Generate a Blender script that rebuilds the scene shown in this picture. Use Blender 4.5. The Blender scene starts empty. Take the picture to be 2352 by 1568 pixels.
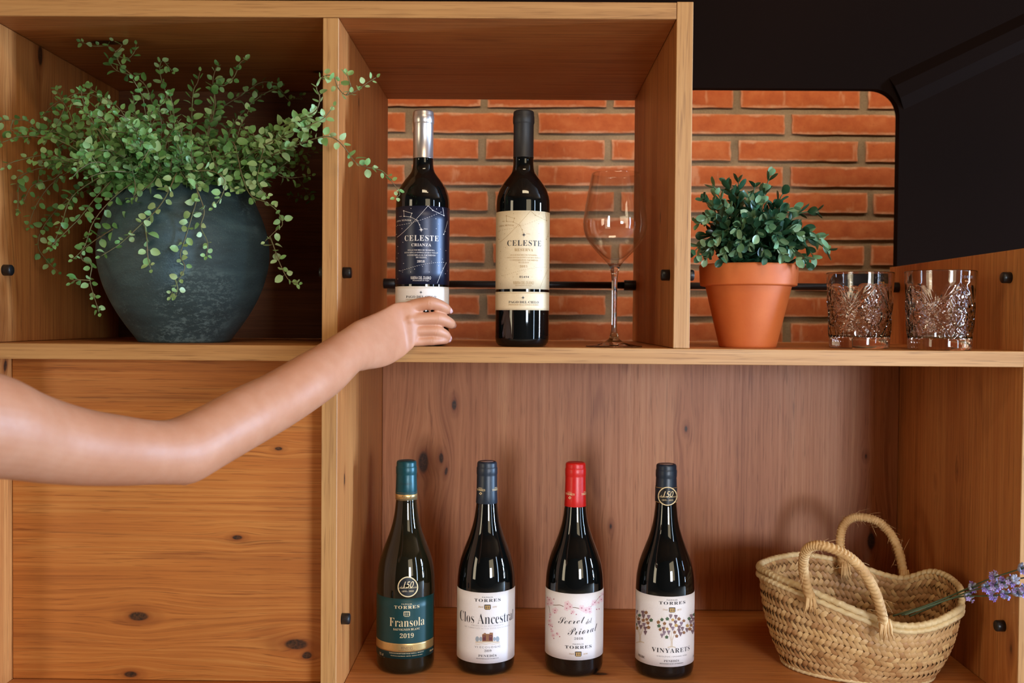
import bpy, bmesh, math, random
from mathutils import Vector, Matrix
random.seed(7)
S = bpy.context.scene
COL = S.collection
PI = math.pi

# ------------------------------------------------------------------ camera
FPX = 2300.0            # focal length in pixels of the 2352x1568 frame
DCAM = 2300.0 / 1690.0  # camera distance to the front plane (Y = 0) of the shelves
HC = 1.1368             # camera height
PITCH, YAW, ROLL = 0.02125, 0.00933, 0.00795
ex = Vector((math.cos(YAW), math.sin(YAW), 0))
yf = Vector((-math.sin(YAW), math.cos(YAW), 0))
ef = yf * math.cos(PITCH) - Vector((0, 0, 1)) * math.sin(PITCH)
eu = Vector((0, 0, 1)) * math.cos(PITCH) + yf * math.sin(PITCH)
cr = ex * math.cos(ROLL) + eu * math.sin(ROLL)
cu = eu * math.cos(ROLL) - ex * math.sin(ROLL)
EYE = Vector((0, -DCAM, HC))
cam = bpy.data.cameras.new('camera')
cam.sensor_width = 36.0
cam.lens = 36.0 * FPX / 2352.0
cam.clip_start = 0.02
cam.dof.use_dof = True
cam.dof.focus_distance = 1.40
cam.dof.aperture_fstop = 6.3
camo = bpy.data.objects.new('camera', cam)
COL.objects.link(camo)
m3 = Matrix((cr, cu, -ef)).transposed()
camo.matrix_world = Matrix.Translation(EYE) @ m3.to_4x4()
S.camera = camo


def at(u, v, Y):
    """the point of the place that lies Y metres behind the shelf front under photo pixel u, v"""
    d = cr * ((u - 1176) / FPX) + cu * ((784 - v) / FPX) + ef
    return EYE + d * ((Y + DCAM) / d.y)


# ------------------------------------------------------------------ light
S.view_settings.view_transform = 'Standard'
S.view_settings.look = 'None'
S.view_settings.gamma = 1.0
S.view_settings.use_curve_mapping = False
S.view_settings.exposure = 0.0
cy = S.cycles
cy.max_bounces, cy.diffuse_bounces, cy.glossy_bounces, cy.transmission_bounces, cy.transparent_max_bounces = 7, 3, 3, 7, 10
cy.caustics_reflective = False
cy.use_adaptive_sampling, cy.adaptive_threshold = True, 0.06
W = bpy.data.worlds.new('world')
S.world = W
W.use_nodes = True
W.node_tree.nodes['Background'].inputs[0].default_value = (0.75, 0.85, 1.0, 1)
W.node_tree.nodes['Background'].inputs[1].default_value = 0.05


def area(name, loc, target, sx, sz, power, color, spread=180):
    l = bpy.data.lights.new(name, 'AREA')
    l.shape = 'RECTANGLE'
    l.size, l.size_y, l.energy, l.color = sx, sz, power, color
    l.spread = math.radians(spread)
    o = bpy.data.objects.new(name, l)
    COL.objects.link(o)
    o.location = loc
    d = Vector(target) - Vector(loc)
    o.rotation_euler = d.to_track_quat('-Z', 'Y').to_euler()
    return o


# windows in front of the shelves, plus added fills and a brick-wall lamp
area('lower_bay_key_light', (1.25, -3.2, 1.10), (0.08, 0.44, 0.86), 0.5, 0.7, 3.1, (0.74, 0.85, 1.0), 36)  # added narrow cool beam, shaped to light the lower compartment only
area('front_fill_light', (1.55, -3.4, 1.55), (0, 0.1, 1.0), 1.3, 1.5, 24, (1.0, 0.82, 0.54))  # broad warm fill added for the room's ambient light
area('window_light_side', (2.55, -1.95, 1.20), (0, 0.1, 1.0), 0.20, 1.7, 17, (0.58, 0.77, 1.0))
area('window_light_grazing', (5.0, -0.80, 1.2), (-0.3, 0.0, 1.1), 0.26, 1.8, 380, (0.46, 0.69, 1.0))
area('window_light_left', (-2.7, -2.3, 1.3), (0, 0.1, 1.0), 0.7, 1.6, 25, (1.0, 0.84, 0.58))
area('overhead_fill_light', (0.35, -1.5, 2.7), (0.25, -0.3, 0.6), 0.9, 0.3, 14, (1.0, 0.80, 0.52))  # added warm fill from above for shelf floors and upward faces
area('brick_wall_light', (0.2, 0.62, 1.85), (0.2, 0.95, 1.30), 2.8, 0.06, 7.4, (1.0, 0.84, 0.62))

# ------------------------------------------------------------------ helpers
def L(r, g, b):
    """8-bit sRGB -> linear rgba"""
    f = lambda c: (c / 255 / 12.92) if c <= 10.3 else ((c / 255 + 0.055) / 1.055) ** 2.4
    return (f(r), f(g), f(b), 1.0)


def root(name, label, cat, loc=(0, 0, 0), group=None):
    o = bpy.data.objects.new(name, None)
    COL.objects.link(o)
    o.location = loc
    o.empty_display_size = 0.02
    o['label'], o['category'] = label, cat
    if group:
        o['group'] = group
    return o


def mesh(name, V, F, smooth=True):
    me = bpy.data.meshes.new(name)
    me.from_pydata([tuple(v) for v in V], [], F)
    if smooth:
        me.polygons.foreach_set('use_smooth', [True] * len(me.polygons))
    me.update()
    return me


def link(name, me, mat, parent=None, label=None):
    o = bpy.data.objects.new(name, me)
    COL.objects.link(o)
    if mat is not None and len(me.materials) == 0:
        for m in (mat if isinstance(mat, (list, tuple)) else [mat]):
            me.materials.append(m)
    if parent is not None:
        o.parent = parent
    if label:
        o['label'] = label
    return o


def part(name, V, F, mat, parent=None, smooth=True, label=None):
    return link(name, mesh(name, V, F, smooth), mat, parent, label)


class MB:
    """collects shapes for one mesh"""
    def __init__(s):
        s.V, s.F, s.I = [], [], []

    def add(s, V, F, mi=0):
        n = len(s.V)
        s.V += [tuple(v) for v in V]
        s.F += [tuple(i + n for i in f) for f in F]
        s.I += [mi] * len(F)
        return s

    def build(s, name, mat, parent=None, smooth=True, label=None):
        o = None
        for V, F in getattr(s, 'lines', ()):      # every line of writing is a piece of its own
            o = part(name, V, F, mat, parent, False)
        if not s.V:
            return o
        if o is not None:
            name = name.replace('lettering', 'print')
        me = mesh(name, s.V, s.F, smooth)
        o = link(name, me, mat, parent, label)
        if any(s.I):
            me.polygons.foreach_set('material_index', s.I)
        return o


def boxme(name, x0, x1, y0, y1, z0, z1, bev=0.0008, seg=1):
    bm = bmesh.new()
    bmesh.ops.create_cube(bm, size=1.0)
    for v in bm.verts:
        v.co = Vector((x0 if v.co.x < 0 else x1, y0 if v.co.y < 0 else y1, z0 if v.co.z < 0 else z1))
    if bev:
        bmesh.ops.bevel(bm, geom=bm.edges[:], offset=bev, segments=seg, affect='EDGES', profile=0.5)
    me = bpy.data.meshes.new(name)
    bm.to_mesh(me)
    bm.free()
    return me


def box(name, x0, x1, y0, y1, z0, z1, mat, parent=None, bev=0.0008, label=None):
    return link(name, boxme(name, x0, x1, y0, y1, z0, z1, bev), mat, parent, label)


def lathe(prof, seg=64, fn=None):
    """profile [(r, z)] spun about Z; ends with r == 0 close"""
    V, F = [], []
    rows = []
    for r, z in prof:
        if r < 1e-7:
            rows.append([len(V)])
            V.append((0, 0, z))
        else:
            rows.append(list(range(len(V), len(V) + seg)))
            for k in range(seg):
                a = 2 * PI * k / seg
                rr = r if fn is None else fn(r, a, z)
                V.append((rr * math.sin(a), -rr * math.cos(a), z))
    for A, B in zip(rows, rows[1:]):
        if len(A) == 1 and len(B) == 1:
            continue
        for k in range(seg):
            k2 = (k + 1) % seg
            if len(A) == 1:
                F.append((A[0], B[k2], B[k]))
            elif len(B) == 1:
                F.append((A[k], A[k2], B[0]))
            else:
                F.append((A[k], A[k2], B[k2], B[k]))
    return V, F


def smoothprof(P, n=5):
    """Catmull-Rom through profile points"""
    out = []
    for i in range(len(P) - 1):
        p0, p1, p2, p3 = P[max(i - 1, 0)], P[i], P[i + 1], P[min(i + 2, len(P) - 1)]
        for k in range(n):
            t = k / n
            out.append(tuple(0.5 * ((2 * b) + (c - a) * t + (2 * a - 5 * b + 4 * c - d) * t * t + (3 * b - a - 3 * c + d) * t ** 3)
                             for a, b, c, d in zip(p0, p1, p2, p3)))
    out.append(tuple(P[-1]))
    return out


def frames(P):
    T = []
    for i in range(len(P)):
        t = P[min(i + 1, len(P) - 1)] - P[max(i - 1, 0)]
        T.append(t.normalized() if t.length > 1e-9 else Vector((0, 0, 1)))
    n = T[0].orthogonal().normalized()
    out = []
    for t in T:
        n = (n - t * n.dot(t))
        n = n.normalized() if n.length > 1e-6 else t.orthogonal().normalized()
        out.append((t, n, t.cross(n)))
    return out


def tube(P, R, seg=6, fn=None):
    """tube through points P (Vectors), radius R number or list, closed ends"""
    P = [Vector(p) for p in P]
    if not isinstance(R, (list, tuple)):
        R = [R] * len(P)
    V, F = [], []
    for i, (p, (t, n, b)) in enumerate(zip(P, frames(P))):
        for k in range(seg):
            a = 2 * PI * k / seg
            r = R[i] * (1 if fn is None else fn(i, a))
            V.append(p + (n * math.cos(a) + b * math.sin(a)) * r)
    for i in range(len(P) - 1):
        for k in range(seg):
            k2 = (k + 1) % seg
            F.append((i * seg + k, i * seg + k2, (i + 1) * seg + k2, (i + 1) * seg + k))
    F.append(tuple(range(seg))[::-1])
    F.append(tuple((len(P) - 1) * seg + k for k in range(seg)))
    return V, F


def spline(P, n=6):
    return [Vector(p) for p in smoothprof([tuple(p) for p in P], n)]


# ------------------------------------------------------------------ materials
class NT:
    """small node-graph builder"""
    def __init__(s, name):
        s.m = bpy.data.materials.new(name)
        s.m.use_nodes = True
        s.t = s.m.node_tree
        s.b = s.t.nodes['Principled BSDF']

    def n(s, typ, **kw):
        nd = s.t.nodes.new(typ)
        for k, v in kw.items():
            setattr(nd, k, v)
        return nd

    def put(s, sock, v):
        if hasattr(v, 'is_output'):
            s.t.links.new(v, sock)
        else:
            sock.default_value = v

    def ma(s, op, a, b=0.0, c=0.0, clamp=False):
        nd = s.n('ShaderNodeMath', operation=op, use_clamp=clamp)
        for i, v in enumerate((a, b, c)):
            s.put(nd.inputs[i], v)
        return nd.outputs[0]

    def vm(s, op, a, b=None):
        nd = s.n('ShaderNodeVectorMath', operation=op)
        s.put(nd.inputs[0], a)
        if b is not None:
            s.put(nd.inputs[3] if op == 'SCALE' else nd.inputs[1], b)
        return nd.outputs[1] if op in ('LENGTH', 'DOT_PRODUCT', 'DISTANCE') else nd.outputs[0]

    def obj(s):
        return s.n('ShaderNodeTexCoord').outputs['Object']

    def rnd(s):
        return s.n('ShaderNodeObjectInfo').outputs['Random']

    def noise(s, vec, scale, detail=2.0, rough=0.5, dist=0.0):
        nd = s.n('ShaderNodeTexNoise')
        s.put(nd.inputs['Vector'], vec)
        nd.inputs['Scale'].default_value = scale
        nd.inputs['Detail'].default_value = detail
        nd.inputs['Roughness'].default_value = rough
        nd.inputs['Distortion'].default_value = dist
        return nd.outputs[0]

    def ramp(s, fac, stops):
        nd = s.n('ShaderNodeValToRGB')
        e = nd.color_ramp.elements
        while len(e) < len(stops):
            e.new(0.5)
        for el, (p, c) in zip(e, stops):
            el.position, el.color = p, (c if isinstance(c, tuple) else (c, c, c, 1))
        s.put(nd.inputs[0], fac)
        return nd.outputs[0]

    def mix(s, f, a, b, mode='MIX'):
        nd = s.n('ShaderNodeMix', data_type='RGBA', blend_type=mode)
        s.put(nd.inputs[0], f)
        s.put(nd.inputs[6], a)
        s.put(nd.inputs[7], b)
        return nd.outputs[2]

    def step(s, x, lo, hi):
        nd = s.n('ShaderNodeMapRange', interpolation_type='SMOOTHSTEP')
        s.put(nd.inputs[0], x)
        nd.inputs[1].default_value, nd.inputs[2].default_value = lo, hi
        return nd.outputs[0]

    def bump(s, h, strength=0.3, dist=0.001):
        nd = s.n('ShaderNodeBump')
        nd.inputs['Strength'].default_value = strength
        nd.inputs['Distance'].default_value = dist
        s.put(nd.inputs['Height'], h)
        s.t.links.new(nd.outputs[0], s.b.inputs['Normal'])

    def out(s, color=None, rough=None, **kw):
        if color is not None:
            s.put(s.b.inputs['Base Color'], color)
        if rough is not None:
            s.put(s.b.inputs['Roughness'], rough)
        for k, v in kw.items():
            s.put(s.b.inputs[k.replace('_', ' ')], v)
        return s.m


def plain(name, c, rough=0.5, **kw):
    t = NT(name)
    return t.out(c, rough, **kw)


def grainy(name, c1, c2, scale, rough=0.5, bump=0.2, bd=0.0005, **kw):
    t = NT(name)
    n = t.noise(t.obj(), scale, 4)
    if bump:
        t.bump(n, bump, bd)
    return t.out(t.ramp(n, [(0.3, c1), (0.7, c2)]), rough, **kw)


def wood(name, grain, c1, c2, c3, knots=(), seed=0.0, rough=0.42, big=1.0, pores=0.75):
    """oak veneer; grain 0/1/2 = axis the fibres run along; knots [(x, y, z, radius)]"""
    t = NT(name)
    p = t.obj()
    kd = kr = kq = None
    wk = [0.45 if i == grain else 1.0 for i in range(3)]
    for (x, y, z, r) in knots:
        d = t.vm('SUBTRACT', p, (x, y, z))
        dl = t.vm('LENGTH', t.vm('MULTIPLY', d, tuple(wk)))
        q = t.ma('DIVIDE', dl, r)
        w = t.ma('POWER', 2.718, t.ma('MULTIPLY', t.ma('MULTIPLY', q, q), -0.16))
        sc = [0.0 if i == grain else -0.82 for i in range(3)]
        p = t.vm('ADD', p, t.vm('SCALE', t.vm('MULTIPLY', d, tuple(sc)), w))
        core = t.step(q, 0.62, 0.40)
        halo = t.step(q, 1.7, 0.5)
        kq = q if kq is None else t.ma('MINIMUM', kq, q)
        kd = core if kd is None else t.ma('MAXIMUM', kd, core)
        kr = halo if kr is None else t.ma('MAXIMUM', kr, halo)
    def sv(across, along):
        return t.vm('ADD', t.vm('MULTIPLY', p, tuple(along if i == grain else across for i in range(3))), (seed, seed * 1.7, seed * 0.6))
    n1 = t.noise(sv(6.0 * big, 0.42 * big), 1.0, 2, 0.5, 0.25)
    ring = t.ma('PINGPONG', t.ma('MULTIPLY', n1, 26.0), 1.0)
    line = t.ma('MULTIPLY', t.step(ring, 0.34, 0.0), t.step(t.noise(sv(26, 2.2), 1.0, 2), 0.42, 0.66))
    n2 = t.noise(sv(210, 2.6), 1.0, 3, 0.62)
    n3 = t.noise(sv(560, 15.0), 1.0, 2, 0.55)
    n4 = t.noise(sv(9.0, 0.5), 1.0, 2)
    f = t.ma('MULTIPLY_ADD', t.ma('SUBTRACT', n2, 0.5), 1.15, 0.42)
    f = t.ma('ADD', f, t.ma('MULTIPLY', t.ma('SUBTRACT', n4, 0.5), 0.75))
    f = t.ma('ADD', f, t.ma('MULTIPLY', ring, 0.10))
    col = t.ramp(f, [(0.12, c1), (0.52, c2), (1.0, c3)])
    col = t.mix(t.ma('MULTIPLY', line, 0.55), col, t.mix(1.0, col, (0.52, 0.40, 0.32, 1), 'MULTIPLY'))
    por = t.step(n3, 0.56, 0.66)
    por = t.ma('MULTIPLY', por, t.ma('MULTIPLY_ADD', ring, -0.4, 0.95))
    col = t.mix(t.ma('MULTIPLY', por, pores), col, t.mix(1.0, col, (0.50, 0.41, 0.34, 1), 'MULTIPLY'))
    if kd is not None:
        kn = t.noise(t.obj(), 330, 2)
        rg = t.ma('PINGPONG', t.ma('MULTIPLY', kq, 2.2), 1.0)
        hal = t.ma('MULTIPLY', kr, t.ma('MULTIPLY_ADD', rg, 0.35, 0.45))
        col = t.mix(hal, col, t.mix(1.0, col, (0.46, 0.32, 0.22, 1), 'MULTIPLY'))
        col = t.mix(t.ma('MULTIPLY', kd, t.ma('MULTIPLY_ADD', kn, 0.7, 0.5)), col, (0.014, 0.007, 0.004, 1))
    return t.out(col, t.ma('MULTIPLY_ADD', n2, 0.15, rough))
# ------------------------------------------------------------------ room shell
MT, MBT, BT, TB, TT = 1.1000, 1.0786, 0.6153, 1.5441, 1.5665   # heights: middle shelf top/underside, bottom shelf top, top board underside/top
XL, D1L, D1R, PL, PR, XR = -0.7284, -0.2718, -0.2505, 0.2061, 0.2283, 0.6801
DEP = 0.4997


def structure(o):
    o['kind'] = 'structure'
    return o


m_floor = grainy('stone_floor', L(206, 190, 170), L(188, 172, 154), 3.0, 0.5)
m_plaster = grainy('plaster', L(112, 98, 84), L(98, 86, 74), 2.0, 0.8)
m_ceil = wood('ceiling_wood', 1, L(190, 140, 95), L(150, 100, 60), L(110, 70, 40))
structure(box('floor', -3.4, 5.6, -4.2, 1.0, -0.05, 0.0, m_floor, bev=0))
structure(box('ceiling', -3.4, 5.6, -4.2, 1.0, 2.75, 2.80, m_ceil, bev=0))
structure(box('wall_front', -3.4, 5.6, -4.25, -4.2, 0.0, 2.75, m_plaster, bev=0))
structure(box('wall_left', -3.45, -3.4, -4.2, 1.0, 0.0, 2.75, m_plaster, bev=0))
structure(box('wall_right', 5.6, 5.65, -4.2, 1.0, 0.0, 2.75, m_plaster, bev=0))

# brick wall behind the shelves: mortar bed plus every brick
t = NT('mortar')
n = t.noise(t.obj(), 260, 5, 0.7)
n2 = t.noise(t.obj(), 14, 3)
t.bump(n, 0.6, 0.002)
m_mortar = t.out(t.mix(0.5, t.ramp(n, [(0.3, L(120, 98, 74)), (0.7, L(172, 148, 118))]), t.ramp(n2, [(0.3, L(120, 100, 80)), (0.7, L(176, 150, 120))])), 0.95)
YW = 0.950
wall_back = structure(box('wall_back', -3.4, 5.6, YW, YW + 0.05, 0.0, 2.75, m_mortar, bev=0))

t = NT('brick')
p = t.obj()
rn = t.rnd()
pv = t.vm('ADD', p, t.vm('SCALE', (17.0, 5.0, 9.0), rn))
n1 = t.noise(pv, 26, 5, 0.65)
n2 = t.noise(pv, 190, 3, 0.6)
n3 = t.noise(pv, 60, 2, 0.5)
col = t.ramp(n1, [(0.28, L(176, 88, 44)), (0.5, L(194, 104, 56)), (0.72, L(206, 122, 74))])
col = t.mix(0.55, col, t.mix(1.0, col, t.ramp(rn, [(0.0, L(226, 200, 190)), (0.5, L(255, 240, 228)), (1.0, L(240, 208, 188))]), 'MULTIPLY'))
sx = t.n('ShaderNodeSeparateXYZ')
t.put(sx.inputs[0], p)
ax = t.ma('SUBTRACT', 0.1365, t.ma('ABSOLUTE', sx.outputs[0]))
az = t.ma('SUBTRACT', 0.0225, t.ma('ABSOLUTE', sx.outputs[2]))
ed = t.ma('MINIMUM', ax, az)
edge = t.step(t.ma('ADD', ed, t.ma('MULTIPLY', t.ma('SUBTRACT', n1, 0.5), 0.022)), 0.0065, 0.0)
patch = t.step(t.noise(t.vm('MULTIPLY', pv, (38, 38, 9)), 1.0, 3, 0.6), 0.62, 0.74)
lite = t.ma('MAXIMUM', t.ma('MULTIPLY', edge, t.ma('MULTIPLY_ADD', n3, 1.3, -0.05)), t.ma('MULTIPLY', patch, 0.45), clamp=True)
col = t.mix(t.ma('MULTIPLY', lite, 1.0), col, L(222, 168, 132))
col = t.mix(t.step(n2, 0.66, 0.78), col, L(120, 52, 22))
t.bump(t.ma('ADD', n2, n1), 0.35, 0.0010)
m_brick = t.out(col, 0.92)
KW = (YW - 0.007 + DCAM) / (0.568 + DCAM)
BL, BH, PITX, PITZ = 0.2275 * KW, 0.0375 * KW, 0.2424 * KW, 0.0499 * KW
bmes = []
for k in range(6):
    rr = random.Random(100 + k)
    bm = bmesh.new()
    bmesh.ops.create_grid(bm, x_segments=10, y_segments=3, size=0.5)
    for v in bm.verts:
        x, z = v.co.x * BL, v.co.y * BH
        e = abs(v.co.x) > 0.49 or abs(v.co.y) > 0.49
        x += rr.uniform(-1, 1) * (0.0014 if abs(v.co.x) > 0.49 else 0.004)
        z += rr.uniform(-1, 1) * (0.0011 if abs(v.co.y) > 0.49 else 0.002)
        v.co = Vector((x, rr.uniform(-0.0004, 0.0004) + (0.0016 if e else 0), z))
    bmesh.ops.recalc_face_normals(bm, faces=bm.faces)
    geo = bmesh.ops.extrude_edge_only(bm, edges=[e for e in bm.edges if e.is_boundary])['geom']
    for v in [g for g in geo if isinstance(g, bmesh.types.BMVert)]:
        v.co.y = 0.014
    bmesh.ops.recalc_face_normals(bm, faces=bm.faces)
    if sum(f.normal.y for f in bm.faces if len(f.verts) == 4) > 0:
        bmesh.ops.reverse_faces(bm, faces=bm.faces)
    me = bpy.data.meshes.new('brick')
    bm.to_mesh(me)
    bm.free()
    me.polygons.foreach_set('use_smooth', [True] * len(me.polygons))
    me.set_sharp_from_angle(angle=math.radians(35))
    me.materials.append(m_brick)
    bmes.append(me)
yb = YW - 0.007
# head joints read off the visible courses (metres along the wall), course by course from the top down
joints = [at(1694, 230, yb).x, at(1811, 285, yb).x, at(1688, 345, yb).x, at(1808, 405, yb).x, at(1709, 465, yb).x, at(1826, 525, yb).x,
          at(1703, 585, yb).x, at(1822, 645, yb).x, at(1690, 702, yb).x, at(1807, 762, yb).x]
ztop = at(1750, 255, yb).z + PITZ / 2
for row in range(-3, 16):
    j = joints[row % 10] + (0 if 0 <= row < 10 else 0.03)
    z = ztop - row * PITZ
    for k in range(-6, 3):
        x = j + (k + 0.5) * PITX
        if x < -1.05 or x > 1.25:
            continue
        b = bpy.data.objects.new('brick', random.choice(bmes))
        COL.objects.link(b)
        b.parent = wall_back
        b.location = (x + random.uniform(-0.0012, 0.0012), yb, z + random.uniform(-0.001, 0.001))
        b.rotation_euler = (0, random.uniform(-0.006, 0.006), PI if random.random() < 0.0 else 0)

# dark panel with a round-cornered opening in front of the bricks
t = NT('dark_panel')
n = t.noise(t.obj(), 1.6, 2)
m_dark = t.out(t.ramp(n, [(0.3, L(21, 12, 8)), (0.7, L(27, 15, 10))]), 0.75, Specular_IOR_Level=0.03)
op_x0, op_x1, op_z0, op_z1, rad = -0.62, 0.7065, 0.95, at(1800, 203, 0.535).z, 0.050
outer = [(-3.39, 0.0), (5.59, 0.0), (5.59, 2.74), (-3.39, 2.74)]
inner = []
for cx, cz, a0 in ((op_x1 - rad, op_z1 - rad, 0), (op_x0 + rad, op_z1 - rad, 90), (op_x0 + rad, op_z0 + rad, 180), (op_x1 - rad, op_z0 + rad, 270)):
    for k in range(11):
        a = math.radians(a0 + 9 * k)
        inner.append((cx + rad * math.cos(a), cz + rad * math.sin(a)))
V, F = [], []
for y in (0.535, 0.555):
    V += [(x, y, z) for x, z in outer] + [(x, y, z) for x, z in inner]
no, ni = 4, len(inner)
N = no + ni
cors = [2, 3, 0, 1]
for q in range(4):
    o0, o1 = cors[q], cors[(q + 1) % 4]
    arc = [no + (q * 11 + k) for k in range(11)]
    nxt = no + ((q + 1) * 11) % ni
    for off in (0, N):
        for a, b in zip(arc, arc[1:]):
            F.append((o0 + off, a + off, b + off))
        F.append((o0 + off, arc[-1] + off, nxt + off, o1 + off))
for k in range(ni):
    k2 = (k + 1) % ni
    F.append((no + k, no + k2, N + no + k2, N + no + k))
panel = part('wall_panel_dark', V, F, m_dark, None, smooth=False)
panel.name = 'wall_panel'
structure(panel)
# shallow ridge added to stand for a diagonal sheen on the dark panel
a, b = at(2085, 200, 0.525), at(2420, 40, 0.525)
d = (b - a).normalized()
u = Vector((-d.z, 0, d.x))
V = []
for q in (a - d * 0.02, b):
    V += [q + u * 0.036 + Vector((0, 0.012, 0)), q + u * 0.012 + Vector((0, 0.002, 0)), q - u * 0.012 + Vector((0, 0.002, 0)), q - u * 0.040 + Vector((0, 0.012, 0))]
part('sheen_ridge', V, [(0, 1, 5, 4), (1, 2, 6, 5), (2, 3, 7, 6), (0, 3, 2, 1), (4, 5, 6, 7), (3, 0, 4, 7)], m_dark, panel, smooth=False, label='shallow dark ridge standing for a diagonal sheen')

# ------------------------------------------------------------------ the oak shelving unit
ed1, ed2, ed3 = L(200, 152, 96), L(184, 133, 78), L(150, 100, 54)
c1, c2, c3 = L(208, 144, 82), L(188, 118, 61), L(144, 80, 37)
w_edge_h = wood('oak_edge_across', 0, ed1, ed2, ed3, seed=3.1, big=2.2, pores=0.6)
w_edge_v = wood('oak_edge_upright', 2, ed1, ed2, ed3, seed=5.2, big=2.2, pores=0.6)
w_h = wood('oak_across', 0, c1, c2, c3, [(-0.62, 0.13, TB, 0.022), (-0.33, 0.30, TB, 0.016), (0.12, 0.11, BT, 0.010)], seed=1.0)
def K(u, v, Y, r):
    q = at(u, v, Y)
    return (q.x, q.y, q.z, r)
w_left = wood('oak_left_side', 2, c1, c2, c3, [(XL, 0.020, at(8, 720, 0.02).z, 0.020), (XL, 0.035, at(12, 842, 0.02).z, 0.0065), (XL, 0.02, at(12, 92, 0.02).z, 0.008), (XL, 0.15, at(84, 115, 0.12).z, 0.013)], seed=2.3)
w_v = wood('oak_upright', 2, c1, c2, c3, [(D1R, 0.17, at(833, 235, 0.17).z, 0.006), (D1R, 0.06, at(800, 1100, 0.06).z, 0.007), (PL, 0.14, at(1500, 500, 0.14).z, 0.007)], seed=4.4)
w_right = wood('oak_right_side', 2, L(210, 146, 84), L(190, 120, 64), L(146, 84, 41), [K(2203, 1082, 0.2, 0.006), K(2155, 1107, 0.28, 0.006), K(2330, 1490, 0.02, 0.010)], seed=6.6)
w_back = wood('oak_back', 2, L(200, 136, 88), L(180, 112, 68), L(136, 76, 42),
              [K(1043, 930, 0.44, 0.0085), K(972, 1062, 0.44, 0.017), K(995, 1052, 0.44, 0.008), K(968, 1088, 0.44, 0.007), K(1000, 1082, 0.44, 0.006), K(1403, 1209, 0.44, 0.0055), K(1576, 985, 0.44, 0.006), K(2002, 1243, 0.44, 0.0135), K(1990, 1048, 0.44, 0.005)], seed=8.0, big=1.1)
w_front = wood('oak_recessed_panel', 0, L(212, 146, 76), L(192, 116, 50), L(144, 78, 28),
               [K(545, 1234, 0.0625, 0.006), K(318, 1415, 0.0625, 0.012), K(680, 1479, 0.0625, 0.014), K(705, 1489, 0.0625, 0.006), K(300, 1548, 0.0625, 0.008), K(640, 1030, 0.0625, 0.0045)], seed=9.3, big=1.2)
w_left_shade = wood('oak_left_back_shaded', 0, L(134, 82, 46), L(112, 64, 34), L(80, 42, 20), seed=11.0)  # same oak, with the compartment's shade put into its colour
m_black = grainy('black_metal', L(20, 20, 22), L(28, 28, 30), 300, 0.38, 0.1)

U = root('shelving_unit', 'oak shelving unit with open compartments, black pegs and rails, standing before the brick wall', 'shelf', (0, 0, 0))


def board(name, x0, x1, y0, y1, z0, z1, body, edge, label=None):
    """board with a thin solid edging along its front"""
    o = box(name, x0, x1, y0 + 0.0022, y1, z0, z1, body, U, 0.0006, label)
    link('front_edging', boxme('front_edging', x0, x1, y0, y0 + 0.0022, z0, z1, 0.0006), edge, o)
    return o


g = 0.0006
board('top_board', XL - 0.0206, PL - g, 0, DEP, TB, TT, w_h, w_edge_h)
board('shelf_board', XL - 0.03, XR + 0.0005, 0, DEP, MBT, MT, w_h, w_edge_h)
board('shelf_board', D1R + g, XR - g, 0, DEP, BT - 0.0214, BT, w_h, w_edge_h)
board('shelf_board', XL + g, D1L - g, 0, DEP, BT - 0.0214, BT, w_h, w_edge_h)
board('side_panel', XL - 0.0212, XL, 0, DEP, MT + g, TB - g, w_left, w_edge_v)
board('side_panel', XL - 0.0212, XL, 0, DEP, 0.0, MBT - g, w_left, w_edge_v)
board('divider_panel', D1L, D1R, 0, DEP, MT + g, TB - g, w_v, w_edge_v)
board('divider_panel', D1L, D1R, 0, DEP, 0.0, MBT - g, w_v, w_edge_v)
board('divider_panel', PL, PR, 0, DEP, MT + g, TT + 0.001, w_v, w_edge_v)
zs = at(2045, 614, DEP).z
board('side_panel', XR, XR + 0.0222, 0, DEP, 0.0, zs, w_right, w_edge_v)
box('back_panel', XL + g, D1L - g, 0.442, 0.46, MT + g, TB - g, w_left_shade, U)
box('back_panel', D1R + g, XR - g, 0.442, 0.46, BT + g, MBT - g, w_back, U)
box('back_panel', XL + g, D1L - g, 0.0625, 0.08, BT + g, MBT - g, w_front, U, label='recessed oak panel closing the lower left compartment')
box('plinth', XL + g, XR - g, 0.05, 0.07, 0.0, BT - 0.0214 - g, w_front, U)
pz1, pz0 = at(800, 626, 0.041).z, at(793, 1421, 0.041).z
prof = [(0, 0), (0.0078, 0), (0.0078, 0.0098), (0.0074, 0.0110), (0.0064, 0.0118), (0.0, 0.0120)]
V, F = lathe(prof, 24)
pegme = mesh('peg', V, F)
pegme.materials.append(m_black)
for x, z, s in ((XL, pz1, 1), (D1R, pz1, 1), (D1L, pz1, -1), (PL, pz1, -1), (PR, pz1, 1), (XR, pz1, -1), (D1R, pz0, 1), (XR, pz0, -1)):
    o = link('peg', pegme, None, U)
    o.location = (x, 0.042, z)
    o.rotation_euler = (0, s * PI / 2, 0)
rz = at(1300, 654, 0.455).z
for xa, xb in ((D1R, PL), (PR, XR)):
    V, F = lathe([(0, 0), (0.0062, 0), (0.0062, xb - xa), (0, xb - xa)], 20)
    r = link('rail', mesh('rail', V, F), m_black, U)
    r.location = (xa, 0.455, rz)
    r.rotation_euler = (0, PI / 2, 0)
    for s, z0 in ((1, 0.0), (-1, xb - xa - 0.021)):
        V, F = lathe([(0, 0), (0.0088, 0), (0.0092, 0.001), (0.0092, 0.020), (0.0088, 0.021), (0, 0.021)], 20)
        c = link('end_cap', mesh('end_cap', V, F), m_black, r)
        c.location = (0, 0, z0)
for o in U.children:
    if o.type == 'MESH' and o.name.startswith('rail'):
        for p_ in o.data.polygons:
            p_.use_smooth = len(p_.vertices) == 4
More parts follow.
